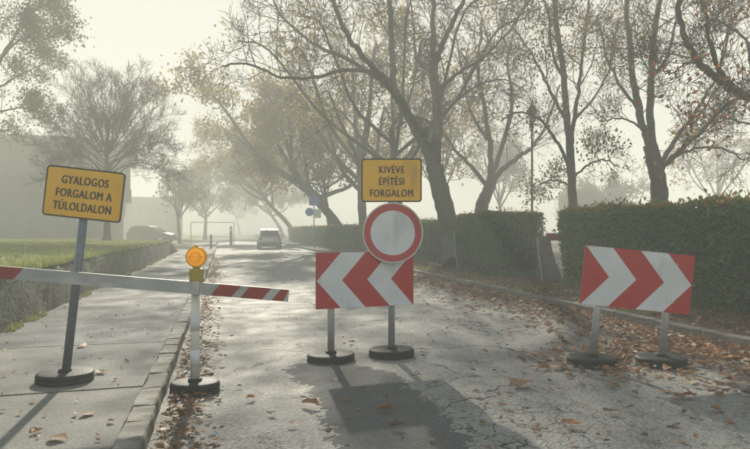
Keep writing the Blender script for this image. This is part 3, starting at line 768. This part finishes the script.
# --- leaning yellow sign on the footpath
b = G(65, 381, .105)
s1 = empty('diversion_sign', b, RZ + R(2), 'yellow rectangular sign on a leaning grey post reading GYALOGOS FORGALOM A TÚLOLDALON', 'road sign')
s1.scale = (.915, .915, .915)
roll = Matrix.Rotation(R(6.4), 4, 'Y')
one('post', M['post_grey'], s1, lambda bm: (b_cyl(bm, (0, 0, .05), (0, 0, 1.86), .037, n=20, M=roll)), True)
info_plate(s1, roll @ Matrix.Translation((0, -.045, 1.70)), .70, .455, ['GYALOGOS', 'FORGALOM A', 'TÚLOLDALON'], .105, .69, .118, 0, -.004)
def clampf(bm):
        b_box(bm, (0, -.02, clz), (.12, .045, .035), M=roll, bev=.004)
for clz in (1.57, 1.83): one('clamp', M['steel'], s1, clampf)
rubber_foot(s1, Matrix.Identity(4), .245, .215, .085)

# --- centre chevron board with two posts
pa, pb = G(331, 361.3), G(391.5, 356.2)
ang_c = math.atan2(pb.y - pa.y, pb.x - pa.x)
def chevron_board(name, loc, rz, label, posts, bx0, bx1, z0, z1, left, rollM, post_tops, grp):
    th = empty(name, loc, rz, label, 'road barrier', grp)
    W, H = bx1 - bx0, z1 - z0
    yb = -.052
    one('board', M['red'], th, lambda bm: b_prism(bm, [(bx0, z0), (bx1, z0), (bx1, z1), (bx0, z1)], yb, yb + .012, rollM))
    off = .235 * W
    zc = (z0 + z1) / 2
    for k in (0, 1):
        a = .008 * W + .502 * W * k; c = a + .248 * W           # apex of the white band at mid height, counted from the pointing side
        pts = [(a, zc), (a + off, z1 - .002), (c + off, z1 - .002), (c, zc), (c + off, z0 + .002), (a + off, z0 + .002)]
        e = W - .002
        if k == 1:   # cut by the end of the board
            fr = 1.0
            pts = [(a, zc), (a + off, z1 - .002), (min(e, c + off), z1 - .002), (c, zc), (min(e, c + off), z0 + .002), (a + off, z0 + .002)]
        P2 = [((bx0 + x) if left else (bx1 - x), z) for x, z in pts]
        one('white_chevron', M['white'], th, lambda bm: b_prism(bm, P2, yb - .0025, yb + .003, rollM))
    for px_, tp in zip(posts, post_tops):
        one('post', M['steel'], th, lambda bm: b_cyl(bm, (px_, 0, .05), (px_, 0, tp), .036, n=24, M=Matrix.Translation((px_, 0, 0)) @ rollM @ Matrix.Translation((-px_, 0, 0)) if False else rollM_local(rollM, px_)), True)
        for zz in (z0 + .1, z1 - .1):
            one('clamp', M['steel'], th, lambda bm: b_box(bm, (px_, -.012, zz), (.11, .062, .03), M=rollM, bev=.004))
        for zz in (z0 + .1, z1 - .1):
            for dx in (-.035, .035):
                one('rivet', M['alu'], th, lambda bm: b_cyl(bm, (px_ + dx, yb - .006, zz), (px_ + dx, yb + .002, zz), .007, n=8, M=rollM))
        rubber_foot(th, Matrix.Translation((px_, 0, 0)), .25, .215, .085)
    return th
def rollM_local(rm, px_):
    # lean of a post about its own foot, by the same angle as the board
    return Matrix.Translation((px_, 0, 0)) @ rm.to_3x3().to_4x4() @ Matrix.Translation((-px_, 0, 0))
gap = (pb - pa).length
cb = chevron_board('chevron_board', pa, ang_c, 'red and white chevron board pointing left under the round sign', (0, gap), -.175, gap + .235, .55, 1.125, True, Matrix.Identity(4), (1.0, 2.1), 'chevron boards closing the road')

# --- round prohibition sign and the yellow plate above it, on the right-hand post
ps = pa + Vector((math.cos(ang_c), math.sin(ang_c), 0)) * gap
rs = empty('round_sign', ps + Vector((0, 0, 1.325)), RZ + R(5), 'round white sign with a red ring above the left pointing chevron board', 'road sign')
def disc(bm, r, y0, y1, n=64): b_prism(bm, [(r * math.cos(2 * math.pi * i / n), r * math.sin(2 * math.pi * i / n)) for i in range(n)], y0, y1)
def ring(bm, r0, r1, y0, y1, n=64):
    a = [[bm.verts.new((r * math.cos(2 * math.pi * i / n), y, r * math.sin(2 * math.pi * i / n))) for i in range(n)] for r, y in ((r0, y0), (r1, y0), (r1, y1), (r0, y1))]
    for k in range(4):
        for i in range(n): bm.faces.new((a[k][i], a[k][(i + 1) % n], a[(k + 1) % 4][(i + 1) % n], a[(k + 1) % 4][i]))
one('rim', M['alu'], rs, lambda bm: ring(bm, .306, .320, -.138, -.12))
one('sign_face', M['white'], rs, lambda bm: disc(bm, .3062, -.130, -.124))
one('red_ring', M['ring_red'], rs, lambda bm: ring(bm, .236, .304, -.1325, -.1295))
for x in (-.09, .09):
    for z in (-.19, .19): one('rivet', M['steel'], rs, lambda bm: b_cyl(bm, (x, -.134, z), (x, -.128, z), .006, n=8))
for z in (.19, -.19): one('bracket', M['steel'], rs, lambda bm: b_box(bm, (0, -.075, z), (.24, .095, .03)))
ip = empty('supplementary_sign', ps + Vector((0, 0, 1.885)), RZ - R(1), 'yellow plate above the round sign reading KIVÉVE ÉPÍTÉSI FORGALOM', 'road sign')
info_plate(ip, Matrix.Translation((0, -.05, 0)), .645, .465, ['KIVÉVE', 'ÉPÍTÉSI', 'FORGALOM'], .110, .73, .125, 0, -.01)
for z in (.14, -.14): one('bracket', M['steel'], ip, lambda bm: b_box(bm, (0, -.036, z), (.13, .022, .03)))

# --- right chevron board, leaning
pa2, pb2 = G(592, 364.5), G(661, 364.5)
gap2 = (pb2 - pa2).length
roll2 = Matrix.Rotation(R(5.6), 4, 'Y')
z_l = EYE + (230.5 - 303) / FPX * 5.87
chevron_board('chevron_board', pa2, RZ, 'leaning red and white chevron board pointing right in front of the long hedge', (0, gap2), -.20, .90, .575, 1.165, False,
              Matrix.Translation((0, 0, .025)) @ roll2, (1.0, 1.05), 'chevron boards closing the road')

# --- delineator post with lamp, and the striped boom
pd = G(195, 393)
dp = empty('delineator_post', pd, RZ, 'slim white plastic post on a dark base carrying the striped boom', 'barrier post')
def tube_stack(bm):
    z = .09
    b_cyl(bm, (0, 0, z), (.004, 0, .93), .038, .034, 20)
one('post', M['postwhite'], dp, tube_stack, True)
for z0_, z1_ in ((.22, .36), (.52, .66)):
    one('reflective_band', M['white'], dp, lambda bm: b_cyl(bm, (0, 0, z0_), (0, 0, z1_), .0395, .0385, 20), True)
rubber_foot(dp, Matrix.Identity(4), .205, .16, .10)
pl_ = P(196.5, 257, 4.80)
wl_ = empty('warning_lamp', pl_, RZ, 'round amber warning lamp on top of the white post', 'warning lamp')
def lensf(bm):
    n = 48; prof = []
    for i in range(9):                      # ribbed dome: concentric ridges round a central boss
        r = .074 - i * .0075; y_ = .012 + .040 * (1 - (r / .074) ** 2)
        prof += [(r, y_), (r - .0035, y_ + .0055)]
    prof.append((.002, .058))
    b_lathe(bm, prof, n, M=Matrix.Rotation(R(90), 4, 'X'))
    b_lathe(bm, prof, n, M=Matrix.Rotation(R(-90), 4, 'X'))
one('lens', M['lens'], wl_, lensf)
one('lens_rim', M['lens_edge'], wl_, lambda bm: ring(bm, .072, .086, -.014, .014, 40))
one('lens_ring', M['lens_edge'], wl_, lambda bm: ring(bm, .040, .044, -.046, .046, 32))
one('lens_divider', M['lens_edge'], wl_, lambda bm: b_box(bm, (0, -.040, .004), (.128, .030, .004)))
one('battery_housing', M['lamp_body'], wl_, lambda bm: (b_box(bm, (0, 0, -.175), (.105, .075, .16), bev=.014), b_cyl(bm, (0, 0, -.10), (0, 0, -.078), .03, .03, 16)))
one('cap', M['lens_edge'], wl_, lambda bm: b_box(bm, (0, 0, .092), (.035, .03, .02), bev=.004))

e0, e1 = P(-150, 262.5 - 3, 4.66), P(288, 294.6, 4.86)
e0.z = EYE + (230.5 - 259) / FPX * 4.66
dirb = (e1 - e0); Lb = dirb.length; dirb.normalize()
bo = empty('barrier_boom', e0, math.atan2(dirb.y, dirb.x), 'long white boom with slanted red stripes across the footpath', 'barrier boom')
tilt = Matrix.Rotation(-math.asin(dirb.z), 4, 'Y')
hb = .05
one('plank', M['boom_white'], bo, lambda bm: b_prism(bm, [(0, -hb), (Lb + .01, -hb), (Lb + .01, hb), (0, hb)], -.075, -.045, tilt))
def px2s(px): return Lb * (px + 150) / 438.0
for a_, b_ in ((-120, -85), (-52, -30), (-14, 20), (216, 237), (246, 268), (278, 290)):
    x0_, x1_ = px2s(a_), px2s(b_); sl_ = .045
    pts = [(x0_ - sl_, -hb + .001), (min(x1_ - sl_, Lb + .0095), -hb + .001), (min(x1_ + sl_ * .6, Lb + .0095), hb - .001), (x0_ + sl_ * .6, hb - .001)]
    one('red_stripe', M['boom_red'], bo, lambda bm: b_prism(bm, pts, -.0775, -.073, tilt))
one('boom_bracket', M['alu'], bo, lambda bm: b_box(bm, (px2s(195), -.05, 0), (.06, .07, .11), M=tilt, bev=.004))

# ================================================================== PARK FURNITURE
def concrete_post(px, py, label, lean, dz=1.12):
    b = G(px, py, .12); t = empty('concrete_post', b + Vector((0, 0, -.03)), RZ - R(14), label, 'concrete post', 'leaning concrete posts at the hedge')
    pts = [(-.17, 0), (.25, 0), (.27, .2), (.15, .5), (.06, .85), (.02, dz), (-.30, dz), (-.27, .75)]
    def f(bm): b_prism(bm, pts, -.09, .09); bmesh.ops.bevel(bm, geom=bm.edges[:], offset=.012, segments=1, affect='EDGES')
    one('slab', M['concrete_dark'], t, f)
    one('pale_edge', M['concrete_edge'], t, lambda bm: b_prism(bm, [(-.165, .03), (-.125, .03), (-.225, .75), (-.25, dz - .03), (-.285, dz - .03), (-.26, .75)], -.094, -.085))
    return t, b
cp1, b1_ = concrete_post(549, 283, 'leaning concrete post in the gap left of the long hedge', 0)
cp2, b2_ = concrete_post(463, 270, 'leaning concrete post beside the foot of the big forked tree', 0, 1.25)
def rail(bpos, L_, ang, label, z):
    t = empty('barrier_rail', (bpos.x, bpos.y, z), ang, label, 'barrier rail', 'red barrier rails at the hedge gaps')
    one('rail', M['rail_red'], t, lambda bm: b_box(bm, (L_ / 2, .17, 0), (L_, .08, .16), bev=.012))
    one('white_cap', M['plate_white'], t, lambda bm: b_box(bm, (L_ / 2, .17, .092), (L_, .085, .024)))
rail(b1_, 1.6, RZ + R(6), 'red rail with a white top edge between the hedge block and the long hedge', 1.19)
rail(b2_, 1.1, RZ + R(6), 'red rail tip showing beside the forked tree', 1.24)

# lamp post
d = 20.5; b = P(532, 240, d)
lp = empty('lamp_post', (b.x, b.y, .1), 0, 'black park lamp post with a lantern head rising behind the hedge', 'lamp post')
lp.scale = (.85, .85, 1.15)
one('pole', M['iron'], lp, lambda bm: b_lathe(bm, [(.10, 0), (.10, .5), (.075, .55), (.055, .7), (.045, 2.2), (.042, 4.25), (.06, 4.27), (.06, 4.33), (.03, 4.36)], 16), True)
one('lantern_glass', M['frost'], lp, lambda bm: b_lathe(bm, [(.09, 4.36), (.17, 4.72), (.17, 4.74)], 6))
def lf(bm):
    b_lathe(bm, [(.11, 4.33), (.11, 4.37), (.09, 4.39)], 12)
    for i in range(6):
        a = i * math.pi / 3; b_cyl(bm, (.09 * math.cos(a), .09 * math.sin(a), 4.36), (.172 * math.cos(a), .172 * math.sin(a), 4.74), .012, n=6)
one('lantern_frame', M['iron'], lp, lf)
one('lantern_cap', M['iron'], lp, lambda bm: b_lathe(bm, [(.24, 4.735), (.22, 4.77), (.12, 4.90), (.05, 4.96), (.05, 5.02), (.015, 5.08)], 12), True)

# bollard, gate frame, post at the far end
b = G(211, 250)
bl = empty('bollard', (b.x, b.y, 0), 0, 'dark slim bollard on the kerb beyond the amber lamp', 'bollard')
one('shaft', M['post_green'], bl, lambda bm: b_cyl(bm, (0, 0, 0), (0, 0, .98), .085, .08, 14), True)
one('cap', M['post_green'], bl, lambda bm: b_lathe(bm, [(.1, .97), (.1, 1.02), (.05, 1.06)], 14), True)
d = 54.; g0, g1 = P(191, 245, d), P(234, 245, d + 1)
gt = empty('gate_frame', (g0.x, g0.y, 0), math.atan2(g1.y - g0.y, g1.x - g0.x), 'tall tubular gate frame across the far end of the road', 'gate')
wg = (g1 - g0).length
one('side_post', M['concrete_edge'], gt, lambda bm: b_cyl(bm, (0, 0, 0), (0, 0, 2.1), .035, n=12), True)
one('side_post', M['concrete_edge'], gt, lambda bm: b_cyl(bm, (wg, 0, 0), (wg, 0, 2.1), .035, n=12), True)
one('top_bar', M['concrete_edge'], gt, lambda bm: b_cyl(bm, (0, 0, 2.12), (wg, 0, 2.12), .035, n=12), True)
for zz in (.35, .75): one('cross_bar', M['concrete_edge'], gt, lambda bm: b_cyl(bm, (0, 0, zz), (wg, 0, zz), .02, n=8), True)
b = P(231, 243, 52)
ep = empty('end_post', (b.x, b.y, 0), 0, 'grey post with a round cap beside the gate frame', 'post')
one('shaft', M['post_green'], ep, lambda bm: b_cyl(bm, (0, 0, 0), (0, 0, 1.35), .13, .12, 12), True)
one('round_cap', M['post_green'], ep, lambda bm: b_lathe(bm, [(.03, 1.34), (.05, 1.45), (.12, 1.52), (.13, 1.6), (.08, 1.7), (.02, 1.73)], 12), True)

# blue signs on a post by the far hedges
d = onX(314, 5.95); b = P(314, 240, d)
bs = empty('parking_sign', (b.x, b.y, .1), RZ + R(8), 'blue square sign over a round and a white plate on a post in the mist', 'road sign')
k = d / FPX
one('post', M['steel'], bs, lambda bm: b_cyl(bm, (0, 0, 0), (0, 0, EYE + 36 * k), .04, n=10), True)
one('blue_plate', M['blue'], bs, lambda bm: b_prism(bm, rrect(10 * k, 10 * k, .05, cz=EYE - .1 + 30 * k), -.06, -.045))
one('round_plate', M['blue'], bs, lambda bm: b_prism(bm, [(-4.5 * k + 4.2 * k * math.cos(a * math.pi / 12), EYE - .1 + 18.5 * k + 4.2 * k * math.sin(a * math.pi / 12)) for a in range(24)], -.075, -.062))
one('white_plate', M['plate_white'], bs, lambda bm: b_prism(bm, rrect(8 * k, 9 * k, .04, cx=3 * k, cz=EYE - .1 + 17 * k), -.058, -.045))

# cars
def car(name, loc, rz, paint, label):
    t = empty(name, loc, rz, label, 'car')
    secs = [  # y, half width low, half width belt, z low, z belt  (rear at y=0)
        (0, .70, .74, .36, .86), (.10, .80, .80, .24, .92), (.5, .84, .82, .20, .95), (1.4, .86, .83, .20, .94), (2.6, .86, .82, .20, .92), (3.3, .84, .80, .20, .86), (3.85, .78, .72, .24, .72), (4.0, .66, .64, .34, .60)]
    def body(bm):
        rings = []
        for y, wl, wb, zl, zb in secs:
            h = zb - zl
            pr = [(-wl * .9, zl), (-wl, zl + .12), (-wl - .01, zl + h * .45), (-wb, zl + h * .85), (-wb * .9, zb), (wb * .9, zb), (wb, zl + h * .85), (wl + .01, zl + h * .45), (wl, zl + .12), (wl * .9, zl)]
            rings.append([bm.verts.new((x, y, z)) for x, z in pr])
        for a, b in zip(rings, rings[1:]):
            for i in range(10): bm.faces.new((a[i], a[(i + 1) % 10], b[(i + 1) % 10], b[i]))
        bm.faces.new(rings[0]); bm.faces.new(rings[-1][::-1])
    one('body', paint, t, body, True)
    cab = [(.06, .74, .90), (.42, .62, 1.40), (.9, .60, 1.47), (1.7, .60, 1.46), (2.15, .60, 1.40), (2.95, .72, .90)]
    def cabin(bm):
        rr = []
        for y, hw, z in cab:
            top = [bm.verts.new((-hw, y, z)), bm.verts.new((hw, y, z))]; rr.append(top)
        lo = [[bm.verts.new((-.76, y, .88)), bm.verts.new((.76, y, .88))] for y, _, _ in cab]
        for i in range(len(cab) - 1):
            bm.faces.new((rr[i][0], rr[i][1], rr[i + 1][1], rr[i + 1][0]))
            for s in (0, 1):
                if i == 0: bm.faces.new((rr[0][s], rr[1][s], lo[1][s])) if True else 0
                elif i == len(cab) - 2: bm.faces.new((rr[i][s], rr[i + 1][s], lo[i][s]))
                else: bm.faces.new((rr[i][s], rr[i + 1][s], lo[i + 1][s], lo[i][s]))
    one('cabin', paint, t, cabin)
    one('rear_window', M['glass_dark'], t, lambda bm: b_prism(bm, [(-.62, 0), (.62, 0), (.54, .44), (-.54, .44)], -.012, 0, Matrix.Translation((0, .095, .945)) @ Matrix.Rotation(R(-36), 4, 'X')))
    one('windscreen', M['glass_dark'], t, lambda bm: b_prism(bm, [(-.64, 0), (.64, 0), (.56, .82), (-.56, .82)], 0, .012, Matrix.Translation((0, 2.93, .93)) @ Matrix.Rotation(R(58), 4, 'X')))
    for s in (-1, 1):
        one('side_window', M['glass_dark'], t, lambda bm: b_prism(bm, [(.55, 0), (2.7, 0), (2.05, .42), (.75, .44)], -.01, .01, Matrix.Translation((s * .745, 0, .94)) @ Matrix.Rotation(R(s * -17), 4, 'Y') @ Matrix.Rotation(R(90), 4, 'Z')))
        one('tail_light', M['tail'], t, lambda bm: b_box(bm, (s * .66, .03, .78), (.17, .09, .24), bev=.02))
        one('mirror', paint, t, lambda bm: b_box(bm, (s * .93, 2.45, .98), (.16, .1, .12), bev=.03))
        one('headlight', M['frost'], t, lambda bm: b_box(bm, (s * .56, 3.9, .60), (.26, .12, .13), bev=.02))
        for y in (.75, 3.15):
            wh = one('wheel', M['trim'], t, lambda bm: b_cyl(bm, (s * .66, y, .30), (s * .86, y, .30), .30, n=24), True)
            one('rim', M['alu'], wh, lambda bm: b_cyl(bm, (s * .855, y, .30), (s * .868, y, .30), .19, n=16))
    one('bumper', M['trim'], t, lambda bm: b_box(bm, (0, .03, .40), (1.52, .12, .16), bev=.03))
    one('number_plate', M['plate_white'], t, lambda bm: b_box(bm, (0, -.02, .68), (.50, .04, .11)))
    return t
dC = 42.; b = P(270, 249, dC)
car('hatchback_car', (b.x, b.y, 0.0), R(-2), M['car_silver'], 'silver hatchback seen from behind on the misty road')
dC = 50.; b = P(151, 240, dC)
car('parked_car', (b.x - 1.7, b.y + .6, float(lawn_h(np.float64(b.x), np.float64(b.y))) - .02), R(-112), M['car_dark'], 'dark parked car beyond the lawn at the left of the footpath')

# building on the left
bd = P(130, 240, 47)
bu = empty('hall_building', (bd.x, bd.y, .55), R(8), 'long low hall building in the mist behind the round tree', 'building')
bu.scale = (1.25, 1.25, 1.25)
LB = 46.0
def bb(bm, s0, s1, y0, y1, z0, z1): b_box(bm, (-(s0 + s1) / 2, (y0 + y1) / 2, (z0 + z1) / 2), (s1 - s0, y1 - y0, z1 - z0))
one('upper_wall', M['render_grey'], bu, lambda bm: bb(bm, 0, LB, 0, 14, 3.3, 6.1))
one('ground_wall', M['render_grey'], bu, lambda bm: bb(bm, .4, LB, .25, 14, -.9, 2.997))
one('string_course', M['render_grey'], bu, lambda bm: bb(bm, -.08, LB, -.10, 14, 3.0, 3.297))
one('roof', M['roof'], bu, lambda bm: bb(bm, -.5, LB + .4, -.5, 14.4, 6.103, 6.40))
one('gutter', M['concrete_edge'], bu, lambda bm: bb(bm, -.5, LB + .4, -.64, -.503, 6.20, 6.36))
for i in range(12):
    s = 1.4 + i * 3.2
    for z0_, z1_, yf in ((4.0, 5.4, 0), (.6, 2.4, .25)):
        wn = one('window', M['render_grey'], bu, lambda bm: [bb(bm, a_, b_, yf - .06, yf + .04, c_, d_) for a_, b_, c_, d_ in
             ((s, s + .1, z0_, z1_), (s + 2.1, s + 2.2, z0_, z1_), (s + 1.05, s + 1.15, z0_, z1_), (s + .1, s + 1.05, z0_, z0_ + .1), (s + 1.15, s + 2.1, z0_, z0_ + .1), (s + .1, s + 1.05, z1_ - .1, z1_), (s + 1.15, s + 2.1, z1_ - .1, z1_))])
        for q in (.1, 1.15): one('pane', M['glass_dark'], wn, lambda bm: bb(bm, s + q, s + q + .95, yf - .03, yf + .02, z0_ + .1, z1_ - .1))
        one('sill', M['render_grey'], wn, lambda bm: bb(bm, s - .08, s + 2.28, yf - .16, yf + .02, z0_ - .1, z0_ - .004))
d = 98.; b = P(183, 240, d)
wg_ = empty('low_building', (b.x, b.y, 0.1), R(6), 'low flat roofed building in the mist beyond the dark parked car', 'building')
wg_.scale = (1.48, 1.48, 1.48)
one('back_wall', M['render_pale'], wg_, lambda bm: bb(bm, 0, 8.9, 1.25, 1.55, 0, 3.897))
one('flat_roof', M['render_grey'], wg_, lambda bm: bb(bm, -.2, 9, -1.6, 1.6, 3.9, 4.5))
for i in range(8):
    one('column', M['render_grey'], wg_, lambda bm: bb(bm, .1 + i * 1.12, .80 + i * 1.12, -1.2, -.78, 0, 3.897))
    one('column', M['render_grey'], wg_, lambda bm: bb(bm, .3 + i * 1.12, .62 + i * 1.12, .9, 1.2, 0, 3.897))

# ================================================================== FALLEN LEAVES
def leaf_shape(rg, size, detail=2):
    """one curled dry leaf; returns verts, quads-as-tris"""
    n = 6 if detail == 2 else 4
    t = np.linspace(0, 1, n); wv = np.sin(np.pi * (t * .92 + .04)) ** .8 * rg.uniform(.28, .46)
    if detail == 2: wv *= 1 + .28 * np.array([0, -1, 1, -1, .6, 0]) * rg.uniform(.2, 1)
    curl = rg.uniform(.2, 1.7); bend = rg.uniform(-.5, .9); tw = rg.uniform(-.8, .8)
    V = []
    for k in range(n):
        for s in (-1, 0, 1):
            x = s * wv[k]; y = t[k] - .5; z = abs(s) * wv[k] * curl * .7 + bend * (y * y) * .6 + tw * x * y
            V.append((x * (1 - .25 * abs(s) * curl * .4), y, z))
    V = np.array(V) * size; V += rg.normal(0, size * .02, V.shape)
    F = []
    for k in range(n - 1):
        for s in (0, 1):
            a = k * 3 + s; F.append((a, a + 1, a + 4, a + 3))
    V[:, 2] = (V[:, 2] - V[:, 2].min()) * .62
    if rg.random() < .35: V[:, 2] = V[:, 2].max() - V[:, 2]
    return V, np.array(F)
def rotz(V, a, tx=0, ty=0):
    c, s = math.cos(a), math.sin(a); V = V @ np.array([[c, s, 0], [-s, c, 0], [0, 0, 1]])
    return V
def scatter(name, xy, z, size, seed, label, mats, probs, lift=0.):
    rg = np.random.default_rng(seed); Vs, Fs, mi, off = [], [], [], 0
    protos = [leaf_shape(rg, 1., 2) for _ in range(60)]
    for (x, y), zz in zip(xy, z):
        V, F = protos[rg.integers(60)]; V = rotz(V * size * rg.uniform(.55, 1.4), rg.uniform(0, 6.28))
        tl = rg.normal(0, .16, 2); V = V + np.stack([0 * V[:, 0], 0 * V[:, 0], V[:, 0] * tl[0] + V[:, 1] * tl[1]], 1)
        V[:, 2] -= V[:, 2].min() * .8
        Vs.append(V + np.array([x, y, zz + rg.uniform(0, lift)])); Fs.append(F + off); off += len(V); mi += [rg.choice(len(mats), p=probs)] * len(F)
    o = link(name, mesh_np(name, np.concatenate(Vs), np.concatenate(Fs), mi, True), [M[m] for m in mats])
    return tag(o, label, kind='stuff')
MT = ('leaf_brown', 'leaf_dark', 'leaf_pale', 'leaf_orange')
rgl = np.random.default_rng(90)
# left gutter
n = 3000; y = 1.5 + 26 * rgl.random(n) ** 1.7; x = XL + .02 + np.abs(rgl.normal(0, .16, n)) + .10 * rgl.random(n)
scatter('leaf_litter', np.stack([x, y], 1), np.full(n, .012), .052, 91, 'brown leaves gathered in the gutter along the left kerb', MT, (.42, .25, .18, .15), .035)
# right gutter and the drift around the right board
n = 7500; y = 3.2 + 24 * rgl.random(n) ** 1.35; x = XR - np.abs(rgl.normal(0, .75, n)) * (.45 + .55 * rgl.random(n)) * np.clip(1.3 - (y - 6) * .03, .5, 1.4) - .02
scatter('leaf_litter', np.stack([x, y], 1), np.full(n, .012), .074, 92, 'thick drift of brown leaves along the right kerb', MT, (.48, .22, .12, .18), .04)
# a trail in front of the right board
n = 650; cx = rgl.normal(0, 1, n); t_ = rgl.random(n)
x = 3.3 + t_ * 1.8 + rgl.normal(0, .35, n); y = 5.0 + t_ * .7 + rgl.normal(0, .35, n)
scatter('leaf_litter', np.stack([x, y], 1), np.full(n, .012), .074, 93, 'brown leaves scattered around the feet of the right chevron board', MT, (.5, .22, .12, .16), .02)
# loose over the road
n = 1500; x = XL + (XR - XL) * rgl.random(n) ** .8; y = 2.2 + 36 * rgl.random(n) ** 1.5
ok = rgl.random(n) < np.where(x < 1.2, .35, .8); x, y = x[ok], y[ok]
scatter('leaf_litter', np.stack([x, y], 1), np.full(len(x), .014), .045, 94, 'loose brown leaves scattered over the open road', MT, (.5, .25, .13, .12))
# verge strip, footpath, lawn
n = 6000; x = XR + .16 + 2.2 * rgl.random(n) ** 1.2; y = 3 + 26 * rgl.random(n) ** 1.3
scatter('leaf_litter', np.stack([x, y], 1), .12 + .03 * np.clip(x - 6.4, 0, 1), .068, 95, 'brown leaves covering the soil strip under the hedges', MT, (.5, .28, .1, .12), .03)
n = 130; x = -2.5 + 1.85 * rgl.random(n); y = 2.5 + 9 * rgl.random(n) ** 1.5
scatter('leaf_litter', np.stack([x, y], 1), np.full(n, .112), .042, 96, 'few dry leaves scattered on the footpath', MT, (.4, .25, .25, .1))
n = 900; x = -2.7 - 9 * rgl.random(n) ** 1.4; y = 5 + 24 * rgl.random(n)
scatter('leaf_litter', np.stack([x, y], 1), lawn_h(x, y) + .03, .06, 97, 'dry leaves lying in the grass of the lawn', MT, (.4, .1, .3, .2))

# the large single leaves one can pick out
big = [(520, 387, 30, 0, 'leaf_brown', 'largest curled brown leaf lying alone on the road between the boards'),
       (571, 428, 22, 1, 'leaf_orange', 'orange brown leaf lying nearest the bottom edge between the boards'),
       (386, 413, 20, 0, 'leaf_brown', 'curled brown leaf lying in the shadow of the left pointing board'),
       (311, 408, 26, 0, 'leaf_brown', 'flat brown leaf left of the shadow of the left pointing board'),
       (271, 417, 12, 1, 'leaf_dark', 'small dark leaf standing upright on the road right of the left gutter'),
       (672, 433, 13, 1, 'leaf_dark', 'curled dark leaf in front of the right chevron board'),
       (612, 415, 20, 0, 'leaf_dark', 'dark brown leaf on bare asphalt in front of the left foot of the right board'),
       (396, 430, 18, 0, 'leaf_dark', 'dark leaf at the lower edge of the dark asphalt patch')]
for i, (px, py, wpx, st, mt_, lab) in enumerate(big):
    rg = np.random.default_rng(300 + i); b = G(px, py); dd = (b.x * sY + b.y * cY)
    V, F = leaf_shape(rg, .85 * wpx * dd / FPX, 2); V = rotz(V, YAW * -1 + R(90) + rg.uniform(-.5, .5))
    if st: V[:, 2] *= 1.5
    o = link('fallen_leaf', mesh_np('fallen_leaf', V, F, smooth=True), M[mt_]); o.location = (b.x, b.y, .03)
    tag(o, lab, 'leaf', 'large leaves fallen on the road')
more = [(465, 405), (480, 398), (500, 408), (452, 398), (432, 383), (470, 375), (490, 352), (447, 333), (455, 308), (430, 300), (418, 318), (540, 350),
        (560, 395), (630, 398), (655, 405), (690, 400), (715, 410), (735, 425), (580, 380), (300, 395), (290, 430), (330, 434), (350, 402), (250, 402),
        (355, 345), (420, 350), (375, 320), (505, 330), (700, 440), (640, 440), (545, 372), (612, 385), (500, 300), (520, 312), (540, 325), (575, 340)]
for i, (px, py, lab) in enumerate([(82, 347, 'rust brown leaf on the footpath behind the leaning sign post'), (101, 373, 'flat brown leaf right of the leaning sign base'),
        (88, 414, 'brown leaf on the front paving bay below the leaning sign'), (58, 439, 'curled brown leaf nearest the bottom edge of the footpath'), (36, 432, 'small brown leaf at the lower left of the footpath')]):
    rg = np.random.default_rng(340 + i); b = G(px, py, .11); V, F = leaf_shape(rg, (.12, .12, .11, .12, .08)[i], 2); V = rotz(V, rg.uniform(0, 6.28))
    o = link('fallen_leaf', mesh_np('fallen_leaf', V, F, smooth=True), M[('leaf_orange', 'leaf_brown', 'leaf_brown', 'leaf_brown', 'leaf_brown')[i]]); o.location = (b.x, b.y, .113)
    tag(o, lab, 'leaf', 'large leaves fallen on the footpath')
protos = []
for i in range(8):
    rg = np.random.default_rng(400 + i); V, F = leaf_shape(rg, .085, 2); me = mesh_np('fallen_leaf', V, F, smooth=True); me.materials.append(M[MT[i % 4 if i % 4 != 2 else 0]]); protos.append(me)
for i, (px, py) in enumerate(more):
    b = G(px + random.uniform(-4, 4), py + random.uniform(-3, 3)); o = bpy.data.objects.new('fallen_leaf', protos[i % 8]); col.objects.link(o)
    o.location = (b.x, b.y, .028); o.rotation_euler = (random.uniform(-.15, .15), random.uniform(-.15, .15), random.uniform(0, 6.28)); s = random.uniform(.7, 1.15); o.scale = (s, s, s)
    tag(o, 'single curled dry leaf, hand sized, lying on the asphalt', 'leaf', 'hand sized leaves scattered on the road')

# ================================================================== HAZE
bm = bmesh.new(); b_box(bm, (0, 180, 8.4), (700, 560, 18.9))
hz = link('haze', bm_mesh('haze', bm), [])
hm = bpy.data.materials.new('haze'); hm.use_nodes = True
t = hm.node_tree; t.nodes.remove(t.nodes['Principled BSDF'])
pv = t.nodes.new('ShaderNodeVolumePrincipled'); pv.inputs['Density'].default_value = .0115; pv.inputs['Color'].default_value = (.972, .968, .905, 1); pv.inputs['Anisotropy'].default_value = .05
t.links.new(pv.outputs[0], t.nodes['Material Output'].inputs['Volume'])
hz.data.materials.append(hm); hz['kind'] = 'stuff'; hz['label'] = 'pale morning mist filling the street and the park'
